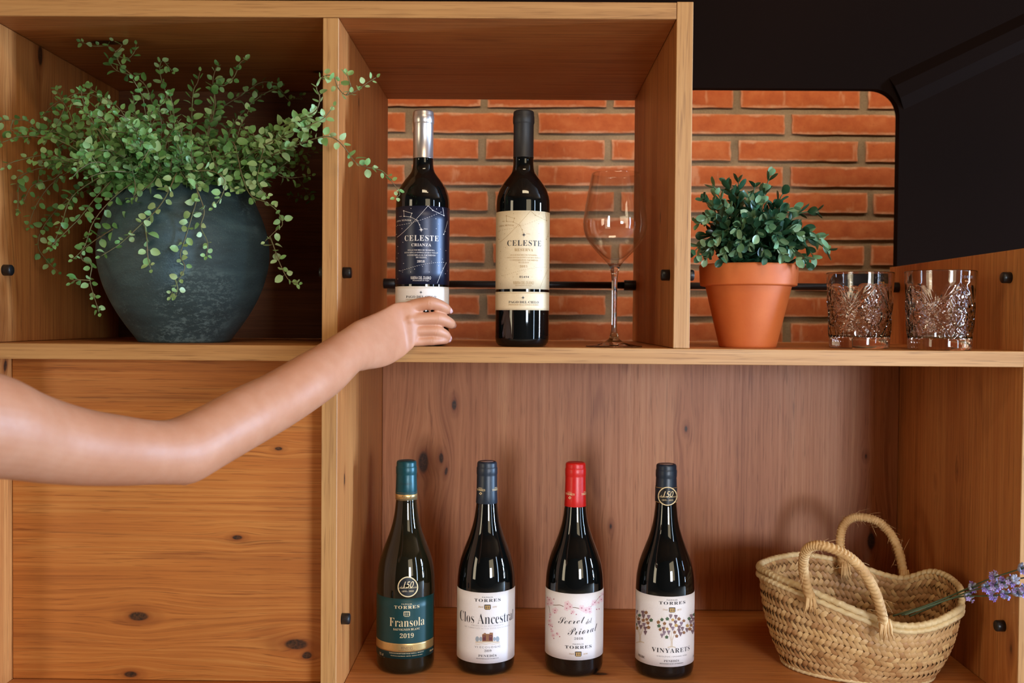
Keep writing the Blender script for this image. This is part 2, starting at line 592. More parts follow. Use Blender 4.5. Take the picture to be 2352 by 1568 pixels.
# ------------------------------------------------------------------ printing on curved labels
SETS = {'bold': (0x1D400, 0x1D41A, 0x1D7CE), 'italic': (0x1D434, 0x1D44E, None), 
        'script': (0x1D4D0, 0x1D4EA, 0x1D7CE), 'plain': None, 'slanted': None}


def glyphs(s, style):
    st = SETS[style]
    if st is None:
        return s
    out = ''
    for ch in s:
        if 'A' <= ch <= 'Z':
            out += chr(st[0] + ord(ch) - 65)
        elif 'a' <= ch <= 'z':
            out += '\u210e' if (style == 'italic' and ch == 'h') else chr(st[1] + ord(ch) - 97)
        elif '0' <= ch <= '9' and st[2]:
            out += chr(st[2] + ord(ch) - 48)
        else:
            out += ch
    return out


_gc, _adv = {}, {}


def outline(body, offset, res):
    c = bpy.data.curves.new('t', 'FONT')
    c.body, c.resolution_u, c.offset = body, res, offset
    o = bpy.data.objects.new('t', c)
    me = bpy.data.meshes.new_from_object(o)
    r = [(v.co.x, v.co.y) for v in me.vertices], [tuple(p.vertices) for p in me.polygons]
    bpy.data.objects.remove(o)
    bpy.data.curves.remove(c)
    bpy.data.meshes.remove(me)
    return r


def wide(body):
    V = outline(body, 0.0, 1)[0]
    return max(v[0] for v in V) - min(v[0] for v in V)


def text2d(s, style, offset=0.0, space=1.0):
    """outline text as a flat mesh in the unit square, one glyph after the other: (verts, faces)"""
    V, F, x = [], [], 0.0
    for ch in glyphs(s, style):
        if ch == ' ':
            x += 0.27 * space
            continue
        if (ch, offset) not in _gc:
            _gc[ch, offset] = outline(ch, offset, 3)
        if ch not in _adv:
            _adv[ch] = wide('I' + ch + 'I') - wide('II')
        gv, gf = _gc[ch, offset]
        n = len(V)
        V += [(q[0] + x, q[1]) for q in gv]
        F += [tuple(i + n for i in f) for f in gf]
        x += _adv[ch] * space
    x0, x1 = min(v[0] for v in V), max(v[0] for v in V)
    y0, y1 = min(v[1] for v in V), max(v[1] for v in V)
    V = [((a - x0) / (x1 - x0), (b - y0) / (y1 - y0)) for a, b in V]
    if style == 'slanted':
        k = 0.22 / (x1 - x0)
        V = [((a + b * k) / (1 + k), b) for a, b in V]
    return V, F


class Bottle:
    """a lathe-turned bottle; print is wrapped round its body"""
    def __init__(s, label, u, v, Y, R, prof, glass, zoom, group):
        s.c = at(u, v, Y)
        s.X, s.Y, s.R = s.c.x, Y, R
        s.z0 = BT if v > 1000 else MT
        s.root = root('wine_bottle', label, 'bottle', (s.X, Y, s.z0 + 0.0002), group)
        s.prof = prof
        V, F = lathe(prof, 72)
        part('bottle_glass', V, F, glass, s.root)
        s.zoom = zoom

    def rad(s, z):
        P = s.prof
        for (r0, z0), (r1, z1) in zip(P[2:], P[3:]):
            if z0 <= z <= z1:
                return r0 + (r1 - r0) * (z - z0) / max(z1 - z0, 1e-9)
        return s.R

    def pz(s, x, y, R=None):
        """photo zoom coordinates -> (angle, height) on the bottle's surface"""
        ox, oy, k = s.zoom
        u, v = ox + x / k, oy + y / k
        R = R or s.R
        ph = 0.0
        for _ in range(6):
            q = at(u, v, s.Y - R * math.cos(ph))
            ph = math.asin(max(-0.985, min(0.985, (q.x - s.X) / R)))
        return ph, q.z - s.z0

    def on(s, ph, z, lift=0.0, R=None):
        r = (R or s.rad(z)) + lift
        return (r * math.sin(ph), -r * math.cos(ph), z)

    def wrap(s, name, ph0, ph1, z0, z1, mat, parent=None, lift=0.0003, R=None, n=40, label=None, shape=None):
        """paper label wrapped round the glass, a thin closed sheet"""
        V, F = [], []
        m = 6 if R is None else 1
        for l in (lift, 0.00005):
            for j in range(m + 1):
                for i in range(n + 1):
                    V.append(s.on(ph0 + (ph1 - ph0) * i / n, z0 + (z1 - z0) * j / m, l, R))
        q = (n + 1) * (m + 1)
        for j in range(m):
            for i in range(n):
                a = j * (n + 1) + i
                F.append((a, a + 1, a + n + 2, a + n + 1))
                F.append((a + q, a + n + 1 + q, a + n + 2 + q, a + 1 + q))
        for i in range(n):
            F.append((i, i + q, i + 1 + q, i + 1))
            a = m * (n + 1) + i
            F.append((a, a + 1, a + 1 + q, a + q))
        for j in range(m):
            for i in (0, n):
                a, b = j * (n + 1) + i, (j + 1) * (n + 1) + i
                F.append((a, b, b + q, a + q) if i == 0 else (a, a + q, b + q, b))
        return part(name, V, F, mat, parent or s.root, label=label)

    def text(s, mb, string, cx, cy, w, h, style='bold', off=0.0, space=1.0, lift=0.00055, R=None, slant=0.0, arc=0.0, mi=0, ph0=None):
        """text whose box is centred on cx, cy (zoom pixels), w wide and h high"""
        (pl, _), (pr, _) = s.pz(cx - w / 2, cy, R), s.pz(cx + w / 2, cy, R)
        if ph0 is not None:
            wa = pr - pl
            pl, pr = ph0 - wa / 2, ph0 + wa / 2
        (_, zt), (_, zb) = s.pz(cx, cy - h / 2, R), s.pz(cx, cy + h / 2, R)
        V2, F2 = text2d(string, style, off, space)
        hz = (zt - zb)
        V = []
        for x, y in V2:
            ph = pl + (pr - pl) * x
            z = zb + hz * y + slant * (x - 0.5) * hz + arc * hz * (0.25 - (x - 0.5) ** 2)
            V.append(s.on(ph, z, lift, R))
        lines = getattr(mb, 'lines', None)
        if lines is None:
            lines = mb.lines = []
        lines.append((V, F2))

    def poly(s, mb, pts, lift=0.0005, mi=0, R=None):
        """filled outline, cut into upright slices so that it follows the curve of the glass"""
        x0, x1 = min(p[0] for p in pts), max(p[0] for p in pts)
        n = max(1, math.ceil((x1 - x0) / 12))
        for k in range(n):
            P = pts
            if n > 1:
                for edge, sg in ((x0 + (x1 - x0) * k / n, 1), (x0 + (x1 - x0) * (k + 1) / n, -1)):
                    Q = []
                    for p, q in zip(P, P[1:] + P[:1]):
                        a, b = (p[0] - edge) * sg, (q[0] - edge) * sg
                        if a >= 0:
                            Q.append(p)
                        if (a < 0) != (b < 0) and a != b:
                            t = a / (a - b)
                            Q.append((p[0] + (q[0] - p[0]) * t, p[1] + (q[1] - p[1]) * t))
                    P = Q
                    if len(P) < 3:
                        break
            if len(P) >= 3:
                mb.add([s.on(*s.pz(x, y, R), lift, R) for x, y in P], [tuple(range(len(P)))[::-1]], mi)

    def disc(s, mb, x, y, r, n=10, lift=0.0005, mi=0, sy=1.0, rot=0.0, R=None):
        s.poly(mb, [(x + r * math.cos(a) * math.cos(rot) - r * sy * math.sin(a) * math.sin(rot), y + r * math.cos(a) * math.sin(rot) + r * sy * math.sin(a) * math.cos(rot))
                    for a in [2 * PI * k / n for k in range(n)]], lift, mi, R)

    def line(s, mb, pts, w, lift=0.0005, mi=0, dash=0, R=None):
        for i, (a, b) in enumerate(zip(pts, pts[1:])):
            if dash and i % 2:
                continue
            dx, dy = b[0] - a[0], b[1] - a[1]
            l = math.hypot(dx, dy) or 1
            nx, ny = -dy / l * w / 2, dx / l * w / 2
            s.poly(mb, [(a[0] + nx, a[1] + ny), (b[0] + nx, b[1] + ny), (b[0] - nx, b[1] - ny), (a[0] - nx, a[1] - ny)], lift, mi, R)

    def ring(s, mb, x, y, r0, r1, lift=0.0006, mi=0, n=40, R=None):
        V, F = [], []
        for k in range(n):
            a = 2 * PI * k / n
            V += [s.on(*s.pz(x + r * math.cos(a), y + r * math.sin(a), R), lift, R) for r in (r0, r1)]
        for k in range(n):
            k2 = (k + 1) % n
            F.append((2 * k, 2 * k2, 2 * k2 + 1, 2 * k + 1))
        mb.add(V, F, mi)

    def star(s, mb, x, y, r, mi=0):
        for k in range(8):
            a = k * PI / 4
            rr = r * (1.0 if k % 2 == 0 else 0.62)
            s.poly(mb, [(x + rr * math.cos(a), y + rr * math.sin(a)), (x + r * 0.16 * math.cos(a + 1.4), y + r * 0.16 * math.sin(a + 1.4)), (x + r * 0.16 * math.cos(a - 1.4), y + r * 0.16 * math.sin(a - 1.4))], 0.0006, mi)

    def emblem(s, dark, gold, x, y, w, h):
        """shield with three towers"""
        k = w / 2
        s.poly(dark, [(x - k, y - h * .45), (x - k * .8, y - h * .5), (x + k * .8, y - h * .5), (x + k, y - h * .45), (x + k, y + h * .3), (x + k * .7, y + h * .5), (x - k * .7, y + h * .5), (x - k, y + h * .3)], 0.0005)
        for i in (-1, 0, 1):
            q = x + i * k * 0.55
            t = k * 0.17
            s.poly(gold, [(q - t, y + h * .32), (q - t, y - h * .15), (q - t * 1.5, y - h * .18), (q - t * 1.5, y - h * .34), (q + t * 1.5, y - h * .34), (q + t * 1.5, y - h * .18), (q + t, y - h * .15), (q + t, y + h * .32)], 0.0007)
        s.poly(gold, [(x - k * .8, y + h * .40), (x - k * .8, y + h * .28), (x + k * .8, y + h * .28), (x + k * .8, y + h * .40)], 0.0007)


def capsule(b, prof, mat, label=None):
    V, F = lathe(prof, 72)
    return part('capsule', V, F, mat, b.root, label=label)


# ------------------------------------------------------------------ bottle materials
m_glass = plain('dark_bottle_glass', (0.0025, 0.003, 0.003, 1), 0.03, Specular_IOR_Level=0.55)
m_glass_g = plain('olive_bottle_glass', (0.010, 0.008, 0.0035, 1), 0.03, Specular_IOR_Level=0.55)
m_silver = grainy('silver_capsule', L(196, 188, 186), L(208, 200, 198), 40, 0.30, 0.05, Metallic=0.85)
m_blackcap = grainy('black_capsule', L(30, 28, 29), L(36, 33, 34), 400, 0.50, 0.12)
m_navycap = grainy('navy_capsule', L(22, 34, 48), L(26, 39, 54), 300, 0.40, 0.08)
m_tealcap = grainy('teal_capsule', L(10, 66, 74), L(13, 73, 80), 300, 0.36, 0.08, Metallic=0.25)
m_redcap = grainy('red_capsule', L(196, 22, 18), L(206, 28, 22), 300, 0.36, 0.08)
m_captop = plain('capsule_top_print', L(150, 130, 128), 0.4)
m_navy = grainy('navy_paper', L(28, 34, 56), L(34, 41, 64), 2500, 0.36, 0.25, 0.0001, Metallic=0.35, Specular_IOR_Level=0.6)
m_cream = grainy('cream_paper', L(222, 200, 164), L(228, 207, 172), 500, 0.5, 0.1, 0.0001)
m_white = grainy('white_paper', L(226, 218, 217), L(232, 225, 223), 800, 0.6, 0.15, 0.0001)
m_white2 = grainy('ivory_paper', L(226, 214, 204), L(232, 220, 210), 800, 0.6, 0.15, 0.0001)
m_tealpap = grainy('teal_paper', L(10, 58, 60), L(12, 64, 66), 2200, 0.40, 0.2, 0.0001, Metallic=0.15)
m_goldband = grainy('gold_band', L(206, 172, 112), L(216, 184, 124), 900, 0.35, 0.05, Metallic=0.75)
ink = plain('dark_ink', L(34, 32, 40), 0.5)
seal_black = plain('seal_black', L(14, 14, 17), 0.35)
grey_ink = plain('grey_ink', L(176, 168, 168), 0.6)
gold_ink = plain('gold_ink', L(190, 152, 92), 0.4, Metallic=0.3)
white_ink = plain('white_ink', L(232, 222, 216), 0.5)
pale_gold = plain('pale_gold_ink', L(232, 208, 160), 0.4)
tan_ink = plain('tan_ink', L(180, 146, 98), 0.5)
brown_ink = plain('brown_ink', L(120, 88, 60), 0.5)
pink_ink = plain('pink_ink', L(228, 200, 204), 0.6)
rose_ink = plain('rose_ink', L(186, 112, 128), 0.6)
grape_ink = plain('grape_ink', L(104, 66, 78), 0.6)
leaf_ink = plain('leaf_ink', L(74, 96, 70), 0.6)
rust_ink = plain('rust_ink', L(140, 96, 62), 0.6)
sand_ink = plain('sand_ink', L(206, 186, 160), 0.6)
steel_ink = plain('steel_ink', L(150, 160, 170), 0.6)
maroon_ink = plain('maroon_ink', L(96, 36, 44), 0.6)

# ------------------------------------------------------------------ the two tall bottles on the middle shelf
RB = 0.0376


def bordeaux(R):
    P = [(0, 0.004), (R - 0.010, 0.0), (R - 0.004, 0.0016), (R - 0.0008, 0.006), (R, 0.012), (R, 0.198), (R - 0.0003, 0.204)]
    P += smoothprof([(R - 0.0012, 0.210), (R - 0.0050, 0.2205), (R - 0.0118, 0.2310), (0.0206, 0.2375), (0.0163, 0.2440), (0.0146, 0.2510), (0.0141, 0.2600)], 5)
    return P + [(0.0139, 0.300), (0, 0.3005)]


def bcap(z0, z1):
    return [(0.0136, z0 + 0.0004), (0.0146, z0), (0.0147, z0 + 0.0002), (0.01415, z0 + 0.001), (0.01415, z1 - 0.0190), (0.0144, z1 - 0.0185), (0.0151, z1 - 0.0168), (0.0151, z1 - 0.0085), (0.01465, z1 - 0.0075),
            (0.01445, z1 - 0.0068), (0.01445, z1 - 0.0030), (0.0138, z1 - 0.0012), (0.0125, z1 - 0.0002), (0.0100, z1), (0, z1)]


Z2 = (880, 220, 2.6139)
b1 = Bottle('bottle held by the hand, silver capsule and navy star-map label reading CELESTE CRIANZA', 970, 700, 0.0500, RB, bordeaux(RB), m_glass, Z2, 'wine bottles on the middle shelf')
capsule(b1, bcap(0.2620, 0.3290), m_silver, 'silver capsule')
b2 = Bottle('black-capped bottle with cream CELESTE RESERVA label, beside the wine glass', 1199.5, 700, 0.0500, RB, bordeaux(RB), m_glass, Z2, 'wine bottles on the middle shelf')
capsule(b2, bcap(0.2640, 0.3298), m_blackcap, 'matt black capsule')
AL = math.radians(88)


def celeste(b, dx, dy, paper, lines, title, kind, kindink, bodyink, year, number, y_lab, y_gap, y_low):
    """star map, title, verse, year, region of one label; dx, dy shift from the first bottle's measures"""
    zt, zb = b.pz(235 + dx, y_lab[0])[1], b.pz(235 + dx, y_lab[1])[1]
    lab = b.wrap('paper_label', -AL, AL, zb, zt, paper, label='star-map label')
    s = MB()
    # (coordinates in the photo's zoom of this bottle)
    P = lambda *pts: [(x + dx, y + dy) for x, y in pts]
    b.line(s, P((125, 691), (173, 706), (166, 728), (127, 724), (125, 691)), 1.6)
    b.line(s, P((166, 728), (203, 747), (219, 775), (227, 805)), 1.6)
    b.line(s, P((270, 661), (297, 688), (364, 720), (356, 672)), 1.6)
    arc = [(85 + 185 * (1 - (1 - k / 14) ** 1.0), 850 - 190 * (k / 14) ** 1.15) for k in range(15)]
    b.line(s, P(*arc), 1.5)
    b.line(s, P((324, 1125), (345, 1070), (378, 1000)), 1.4)
    b.line(s, P((362, 832), (376, 790), (385, 752)), 1.2)
    d1 = [(86 + 270 * k / 40, 778 - 4 * math.sin(k / 12) - 85 * (k / 40) ** 1.7) for k in range(41)]
    b.line(s, P(*d1), 1.6, dash=1)
    d2 = [(105 + 265 * k / 44, 1052 - 52 * math.sin(min(1.57, k / 26))) for k in range(45)]
    b.line(s, P(*d2), 1.6, dash=1)
    for x, y in ((125, 691), (173, 706), (127, 724), (166, 728), (203, 747), (219, 775), (297, 688), (364, 720), (362, 832)):
        b.disc(s, x + dx, y + dy, 3.6, 6)
    rr = random.Random(5)
    for x, y in ((168, 677), (320, 680), (82, 784), (81, 832), (115, 798), (316, 738), (331, 771), (318, 798), (372, 815), (120, 880), (90, 905), (343, 921), (375, 930), (93, 946), (85, 975), (124, 1007), (290, 994), (355, 980), (236, 1024), (189, 1041), (99, 1050), (118, 1058), (166, 1058), (276, 1058), (332, 1020), (357, 1035), (342, 1058), (372, 1068), (90, 1100), (384, 1052)):
        b.disc(s, x + dx, y + dy, rr.uniform(1.6, 2.5), 5)
    s.build('constellation_print', lines, lab)
    s = MB()
    b.star(s, 229 + dx, 805 + dy, 15)
    b.text(s, 'CELESTE', 231 + dx, 854 + dy, 200, 34, 'bold', -0.006, 1.12)
    s.build('title_lettering', title, lab)
    s = MB()
    b.text(s, kind, 229 + dx, 895 + dy, 117 if kind == 'CRIANZA' else 110, 17, 'bold', 0, 1.05)
    b.text(s, year, 227 + dx, 994 + dy, 45, 14, 'bold')
    s.build('kind_lettering', kindink, lab)
    s = MB()
    for str_, y, w in (('EN LAS NOCHES DE VENDIMIA,', 927, 160), ('ESTAS SON LAS ESTRELLAS QUE VIGILAN', 942, 198), ('Y CONTEMPLAN EL NACIMIENTO', 957, 168), ('DE CELESTE', 971, 64)):
        b.text(s, str_, 229 + dx, y + dy, w, 9.5, 'bold', -0.008)
    b.text(s, 'RIBERA DEL DUERO', 227 + dx, 1093 + dy, 120, 18, 'plain')
    b.text(s, 'Denominaci\u00f3n de Origen', 227 + dx, 1110 + dy, 99, 9, 'slanted')
    b.text(s, 'URSA MINOR', 127 + dx, 751 + dy, 86, 10, 'bold', -0.005, 1.15, arc=1.4)
    b.text(s, 'Polaris', 256 + dx, 799 + dy, 24, 7, 'slanted')
    b.text(s, 'Kohab', 107 + dx, 724 + dy, 15, 5, 'slanted')
    s.build('verse_lettering', bodyink, lab)
    zt, zb = b.pz(235 + dx, y_low[0])[1], b.pz(235 + dx, y_low[1])[1]
    low = b.wrap('lower_label', -AL, AL, zb, zt, m_white2 if number is None else paper, label='narrow estate label')
    s = MB()
    y = y_low[0]
    b.star(s, 227 + dx + (number is not None) * -3, y + 36, 12)
    b.text(s, 'PAGO DEL CIELO', 228 + dx, y + 63, 178, 14, 'bold')
    s.build('estate_lettering', ink, low)
    s = MB()
    b.text(s, 'PROPIEDAD DE LA FAMILIA TORRES', 228 + dx, y + 79, 180, 7, 'bold')
    b.line(s, [(82 + dx, y + 8), (140 + dx, y + 9), (230 + dx, y + 10), (320 + dx, y + 9), (390 + dx, y + 8)], 1.2)
    s.build('small_lettering', tan_ink, low)
    if number:
        s = MB()
        b.text(s, number, 231 + dx, 1058 + dy, 56, 13, 'plain', 0.012, 1.25)
        s.build('number_lettering', ink, lab)


celeste(b1, 0, 0, m_navy, white_ink, white_ink, 'CRIANZA', white_ink, white_ink, '2018', None, (660, 1131), 0, (1144, 1259))
celeste(b2, 616, 30, m_cream, tan_ink, ink, 'RESERVA', tan_ink, tan_ink, '2015', '05494', (689, 1160), 0, (1176, 1287))

# ------------------------------------------------------------------ the four bottles on the bottom shelf
RG = 0.0433


def burgundy(R):
    P = [(0, 0.006), (R - 0.0095, 0.0), (R - 0.0040, 0.0015), (R - 0.0010, 0.0060), (R, 0.0120), (R, 0.124)]
    P += smoothprof([(R - 0.0002, 0.130), (R - 0.0012, 0.1440), (R - 0.0040, 0.1600), (R - 0.0082, 0.1740), (R - 0.0135, 0.1880), (R - 0.0187, 0.2020), (R - 0.0233, 0.2180), (R - 0.0260, 0.2330), (R - 0.0278, 0.2500)], 4)
    return P + [(0.0146, 0.290), (0, 0.291)]


def gcap(z0, z1):
    return [(0.0150, z0 + 0.0004), (0.0163, z0), (0.0164, z0 + 0.0003), (0.0158, z0 + 0.0110), (0.01525, z1 - 0.0215), (0.0150, z1 - 0.0205), (0.0157, z1 - 0.0185), (0.0157, z1 - 0.0095), (0.0152, z1 - 0.0085),
            (0.0149, z1 - 0.0078), (0.0149, z1 - 0.0030), (0.0142, z1 - 0.0010), (0.0128, z1 - 0.0001), (0.0112, z1), (0.0108, z1 - 0.0005), (0, z1 - 0.0005)]


Z5, Z6 = (840, 1020, 2.8625), (1230, 1020, 2.8625)
GRP = 'wine bottles on the bottom shelf'
g1 = Bottle('teal-capped bottle with a green label reading Fransola, first from the divider on the bottom shelf', 932.5, 1300, 0.135, RG, burgundy(RG), m_glass_g, Z5, GRP)
g2 = Bottle('navy-capped bottle with a white label reading Clos Ancestral, between teal-capped and red-capped bottles', 1117, 1300, 0.135, RG, burgundy(RG), m_glass, Z5, GRP)
g3 = Bottle('red-capped bottle with pink blossom label reading Secret del Priorat', 1320, 1300, 0.133, RG, burgundy(RG), m_glass, Z6, GRP)
g4 = Bottle('navy-capped bottle with grapevine label reading VINYARETS and a gold-ringed neck seal', 1528, 1300, 0.125, RG, burgundy(RG), m_glass, Z6, GRP)
HG = 0.3100
for b, m, zc in ((g1, m_tealcap, 0.2610), (g2, m_navycap, 0.2480), (g3, m_redcap, 0.2450), (g4, m_navycap, 0.2600)):
    capsule(b, gcap(zc, HG), m)
    V, F = lathe([(0, HG - 0.0003), (0.0098, HG - 0.0003), (0.0098, HG - 0.0006)], 32)
    part('capsule_top', V, F, m_captop if b in (g2, g4) else (m_tealcap if b is g1 else m_redcap), b.root)


def torres(b, cx, cy, w=172, fam=None, tink=ink, dark=ink, gold=gold_ink, parent=None):
    """family name with emblem under it"""
    s, q, d = MB(), MB(), MB()
    b.text(s, 'FAMILIA', cx, cy - 21, w * 0.41, 8.5, 'plain', 0.0, 1.25)
    b.text(s, 'TORRES', cx, cy, w, 20, 'bold', 0.0, 1.15)
    s.build('family_lettering', tink, parent)
    b.emblem(d, q, cx, cy + 44, 42, 34)
    b.text(q, 'Desde', cx - 43, cy + 42, 34, 10, 'slanted')
    b.text(q, '1870', cx + 46, cy + 42, 30, 10, 'slanted')
    d.build('emblem', dark, parent)
    q.build('emblem_towers', gold, parent)


def seal150(b, x, y, r, parent, R=None):
    s = MB()
    b.ring(s, x, y, r * 0.90, r, R=R)
    b.text(s, '150', x + r * 0.10, y - r * 0.22, r * 1.1, r * 0.62, 'slanted', -0.006, 0.9, lift=0.0008, R=R)
    b.text(s, 'Aniversario', x, y + r * 0.02, r * 1.72, r * 0.30, 'script', -0.008, lift=0.0009, R=R)
    b.text(s, '1870 - 2020', x, y + r * 0.42, r * 1.12, r * 0.15, 'plain', 0.0, lift=0.0008, R=R)
    s.build('seal_lettering', pale_gold, parent)


# -- Fransola
z = lambda b, x, y: b.pz(x, y)[1]
A80 = math.radians(80)
lab = g1.wrap('paper_label', -math.radians(79), math.radians(79), z(g1, 265, 1413), z(g1, 265, 1016), m_tealpap, label='dark teal label')
g1.wrap('gold_band', -math.radians(78.9), math.radians(78.9), z(g1, 265, 1368), z(g1, 265, 1312), m_goldband, lab, lift=0.0005)
torres(g1, 270, 1072, 164, parent=lab, tink=pale_gold, dark=pale_gold, gold=m_tealpap)
s = MB()
g1.text(s, 'Fransola', 271, 1172, 226, 56, 'bold', -0.012)
g1.text(s, 'SAUVIGNON BLANC', 269, 1218, 172, 14, 'bold', 0, 1.1)
g1.text(s, '2019', 270, 1258, 90, 30, 'bold', -0.008)
g1.text(s, 'ELABORATED AND BOTTLED BY MIGUEL TORRES S.A. - RE 182 B CAT', 268, 1376, 224, 7, 'plain')
g1.text(s, 'VILAFRANCA DEL PENED\u00c8S - ESPA\u00d1A - PRODUCT OF SPAIN', 268, 1392, 206, 7, 'plain')
g1.text(s, '75 cl', 105, 1377, 24, 15, 'plain')
g1.text(s, '13% vol', 430, 1352, 22, 12, 'plain')
s.build('title_lettering', pale_gold, lab)
s = MB()
g1.text(s, 'PENED\u00c8S', 271, 1338, 75, 24, 'plain', -0.004, lift=0.0008)
g1.text(s, 'Denominaci\u00f3n d\'Origen', 270, 1356, 110, 9, 'slanted', lift=0.0008)
s.build('region_lettering', brown_ink, lab)
ph, zz = g1.pz(277, 938)
s = MB()
g1.disc(s, 277, 938, 66, 40, lift=0.0004)
sl = s.build('round_seal', seal_black, g1.root, label='round black and gold seal')
seal150(g1, 277, 938, 67, sl)
nb = g1.wrap('neck_band', -PI, PI, g1.pz(268, 372, 0.0159)[1], g1.pz(268, 322, 0.0159)[1], m_goldband, lift=0.0004, R=0.0159, n=56, label='gold neck band')
s = MB()
g1.text(s, 'Vinetum Bonum', 270, 348, 128, 22, 'script', -0.012, R=0.0159, lift=0.0006)
s.build('neck_lettering', brown_ink, nb)
s = MB()
for y in (327, 366):
    zc = g1.pz(268, y, 0.0159)[1]
    V, F = lathe([(0.0163, zc - 0.0003), (0.01645, zc), (0.0163, zc + 0.0003)], 48)
    s.add(V, F)
s.build('neck_rule', m_tealcap, nb)
s = MB()
g1.text(s, 'TORRES', 268, 263, 74, 16, 'bold', R=0.0153, lift=0.0004)
s.build('embossed_lettering', plain('embossed_teal', L(6, 44, 50), 0.4), g1.root)

# -- Clos Ancestral
lab = g2.wrap('paper_label', -AL, AL, z(g2, 795, 1442), z(g2, 795, 977), m_white, label='white label')
torres(g2, 801, 1027, 170, parent=lab)
s = MB()
g2.text(s, 'Clos Ancestral', 795, 1148, 344, 68, 'bold', -0.014)
g2.text(s, '2019', 803, 1357, 46, 15, 'bold', -0.005)
g2.text(s, 'PENED\u00c8S', 800, 1389, 118, 19, 'bold', -0.006, 1.05)
s.build('title_lettering', ink, lab)
s = MB()
g2.text(s, 'PROJECTE DE RECUPERACI\u00d3', 801, 1194, 210, 11, 'bold', -0.008, 1.05)
g2.text(s, 'DE VARIETATS AUT\u00d2CTONS ANCESTRALS', 798, 1210, 290, 11, 'bold', -0.008, 1.05)
s.build('subtitle_lettering', grey_ink, lab)
s = MB()
g2.text(s, 'VI ECOL\u00d2GIC', 801, 1333, 168, 14, 'plain', 0, 1.3)
g2.text(s, 'DENOMINACI\u00d3 D\'ORIGEN', 800, 1409, 146, 8, 'bold')
s.build('organic_lettering', plain('slate_ink', L(84, 80, 88), 0.5), lab)
s = MB()
g2.poly(s, [(766, 1296), (766, 1249), (778, 1244), (778, 1240), (788, 1240), (792, 1246), (812, 1246), (816, 1238), (836, 1238), (836, 1296)], mi=0)
g2.poly(s, [(770, 1290), (770, 1256), (790, 1256), (790, 1290)], 0.0006, mi=1)
g2.poly(s, [(810, 1290), (810, 1254), (832, 1254), (832, 1290)], 0.0006, mi=1)
for x in (775, 783, 817, 825):
    g2.poly(s, [(x - 2, 1268), (x - 2, 1260), (x + 2, 1260), (x + 2, 1268)], 0.0007, mi=0)
for x, r in ((734, 12), (757, 10), (846, 9), (866, 12)):
    g2.disc(s, x, 1280, r, 12, 0.0005, 2, 1.5)
g2.poly(s, [(722, 1304), (722, 1296), (880, 1296), (880, 1304)], 0.0005, 3)
for k in range(20):
    g2.disc(s, 726 + k * 8, 1312 + 2 * math.sin(k), 3, 6, 0.0005, 3)
s.build('estate_print', [rust_ink, maroon_ink, steel_ink, sand_ink], lab)
s = MB()
for ph in (-0.62, 1.02, -2.2, 2.6):
    g2.text(s, 'TORRES', 795, 303, 66, 14, 'bold', R=0.0157, lift=0.0006, ph0=ph)
    g2.text(s, 'FAMILIA', 795, 290, 30, 6, 'plain', R=0.0157, lift=0.0006, ph0=ph)
    x = 795 + 66 * math.sin(ph)
    if abs(ph) < 0.8:
        g2.ring(s, x, 324, 5, 10, lift=0.0005, n=4, R=0.0157)
s.build('capsule_lettering', pale_gold, g2.root)

# -- Secret del Priorat
lab = g3.wrap('paper_label', -AL, AL, z(g3, 255, 1420), z(g3, 255, 984), m_white, label='white blossom label')
torres(g3, 281, 1335, 172, parent=lab)
s = MB()
g3.text(s, 'Secret', 237, 1159, 172, 44, 'script', -0.010, slant=0.30)
g3.text(s, 'del', 350, 1162, 38, 32, 'script', -0.010, slant=0.2)
g3.text(s, 'Priorat', 308, 1222, 190, 50, 'script', -0.010, slant=0.35)
g3.text(s, '2018', 283, 1277, 56, 15, 'bold', -0.006, 1.2)
s.build('title_lettering', ink, lab)
s = MB()
g3.line(s, [(110, 1056), (135, 1058), (160, 1056), (185, 1066)], 4, mi=2)
g3.line(s, [(245, 1072), (262, 1073), (286, 1080)], 4, mi=2)
g3.line(s, [(88, 1060), (94, 1080), (97, 1110)], 2, mi=2)
g3.line(s, [(350, 1080), (385, 1045), (420, 1000), (445, 980)], 2, mi=2)
rr = random.Random(3)


def blossom(x, y, r):
    a0 = rr.uniform(0, 6)
    for k in range(5):
        a = a0 + k * 2 * PI / 5
        g3.disc(s, x + r * .55 * math.cos(a), y + r * .55 * math.sin(a), r * .52, 8, 0.00045 + k * 0.00002, 0, 0.85, a)
    g3.disc(s, x, y, r * .24, 6, 0.0006, 1)
    for k in range(4):
        a = a0 + k * 1.7
        g3.disc(s, x + r * .42 * math.cos(a), y + r * .42 * math.sin(a), r * .07, 4, 0.0006, 1)


for x, y, r in ((92, 1022, 22), (105, 1045, 20), (84, 1048, 16), (130, 1092, 24), (210, 1050, 26), (228, 1068, 24), (205, 1078, 22), (245, 1102, 18), (303, 1076, 24), (330, 1090, 26), (352, 1082, 22), (356, 1100, 18), (388, 1040, 24), (376, 1052, 16), (430, 1020, 22), (442, 985, 20), (412, 1040, 14), (98, 1120, 14), (94, 1160, 16), (102, 1190, 18), (110, 1228, 14), (118, 1256, 16), (145, 1248, 14)):
    blossom(x, y, r * 0.84)
for x, y in ((122, 1018), (268, 1118), (236, 1112), (420, 1002), (400, 1085), (416, 1082), (96, 1136), (90, 1184), (112, 1198), (105, 1215), (122, 1276), (160, 1264), (142, 1242), (128, 1108), (80, 1006)):
    g3.disc(s, x, y, 4.2, 7, 0.0006, 1)
s.build('blossom_print', [pink_ink, rose_ink, brown_ink], lab)
s = MB()
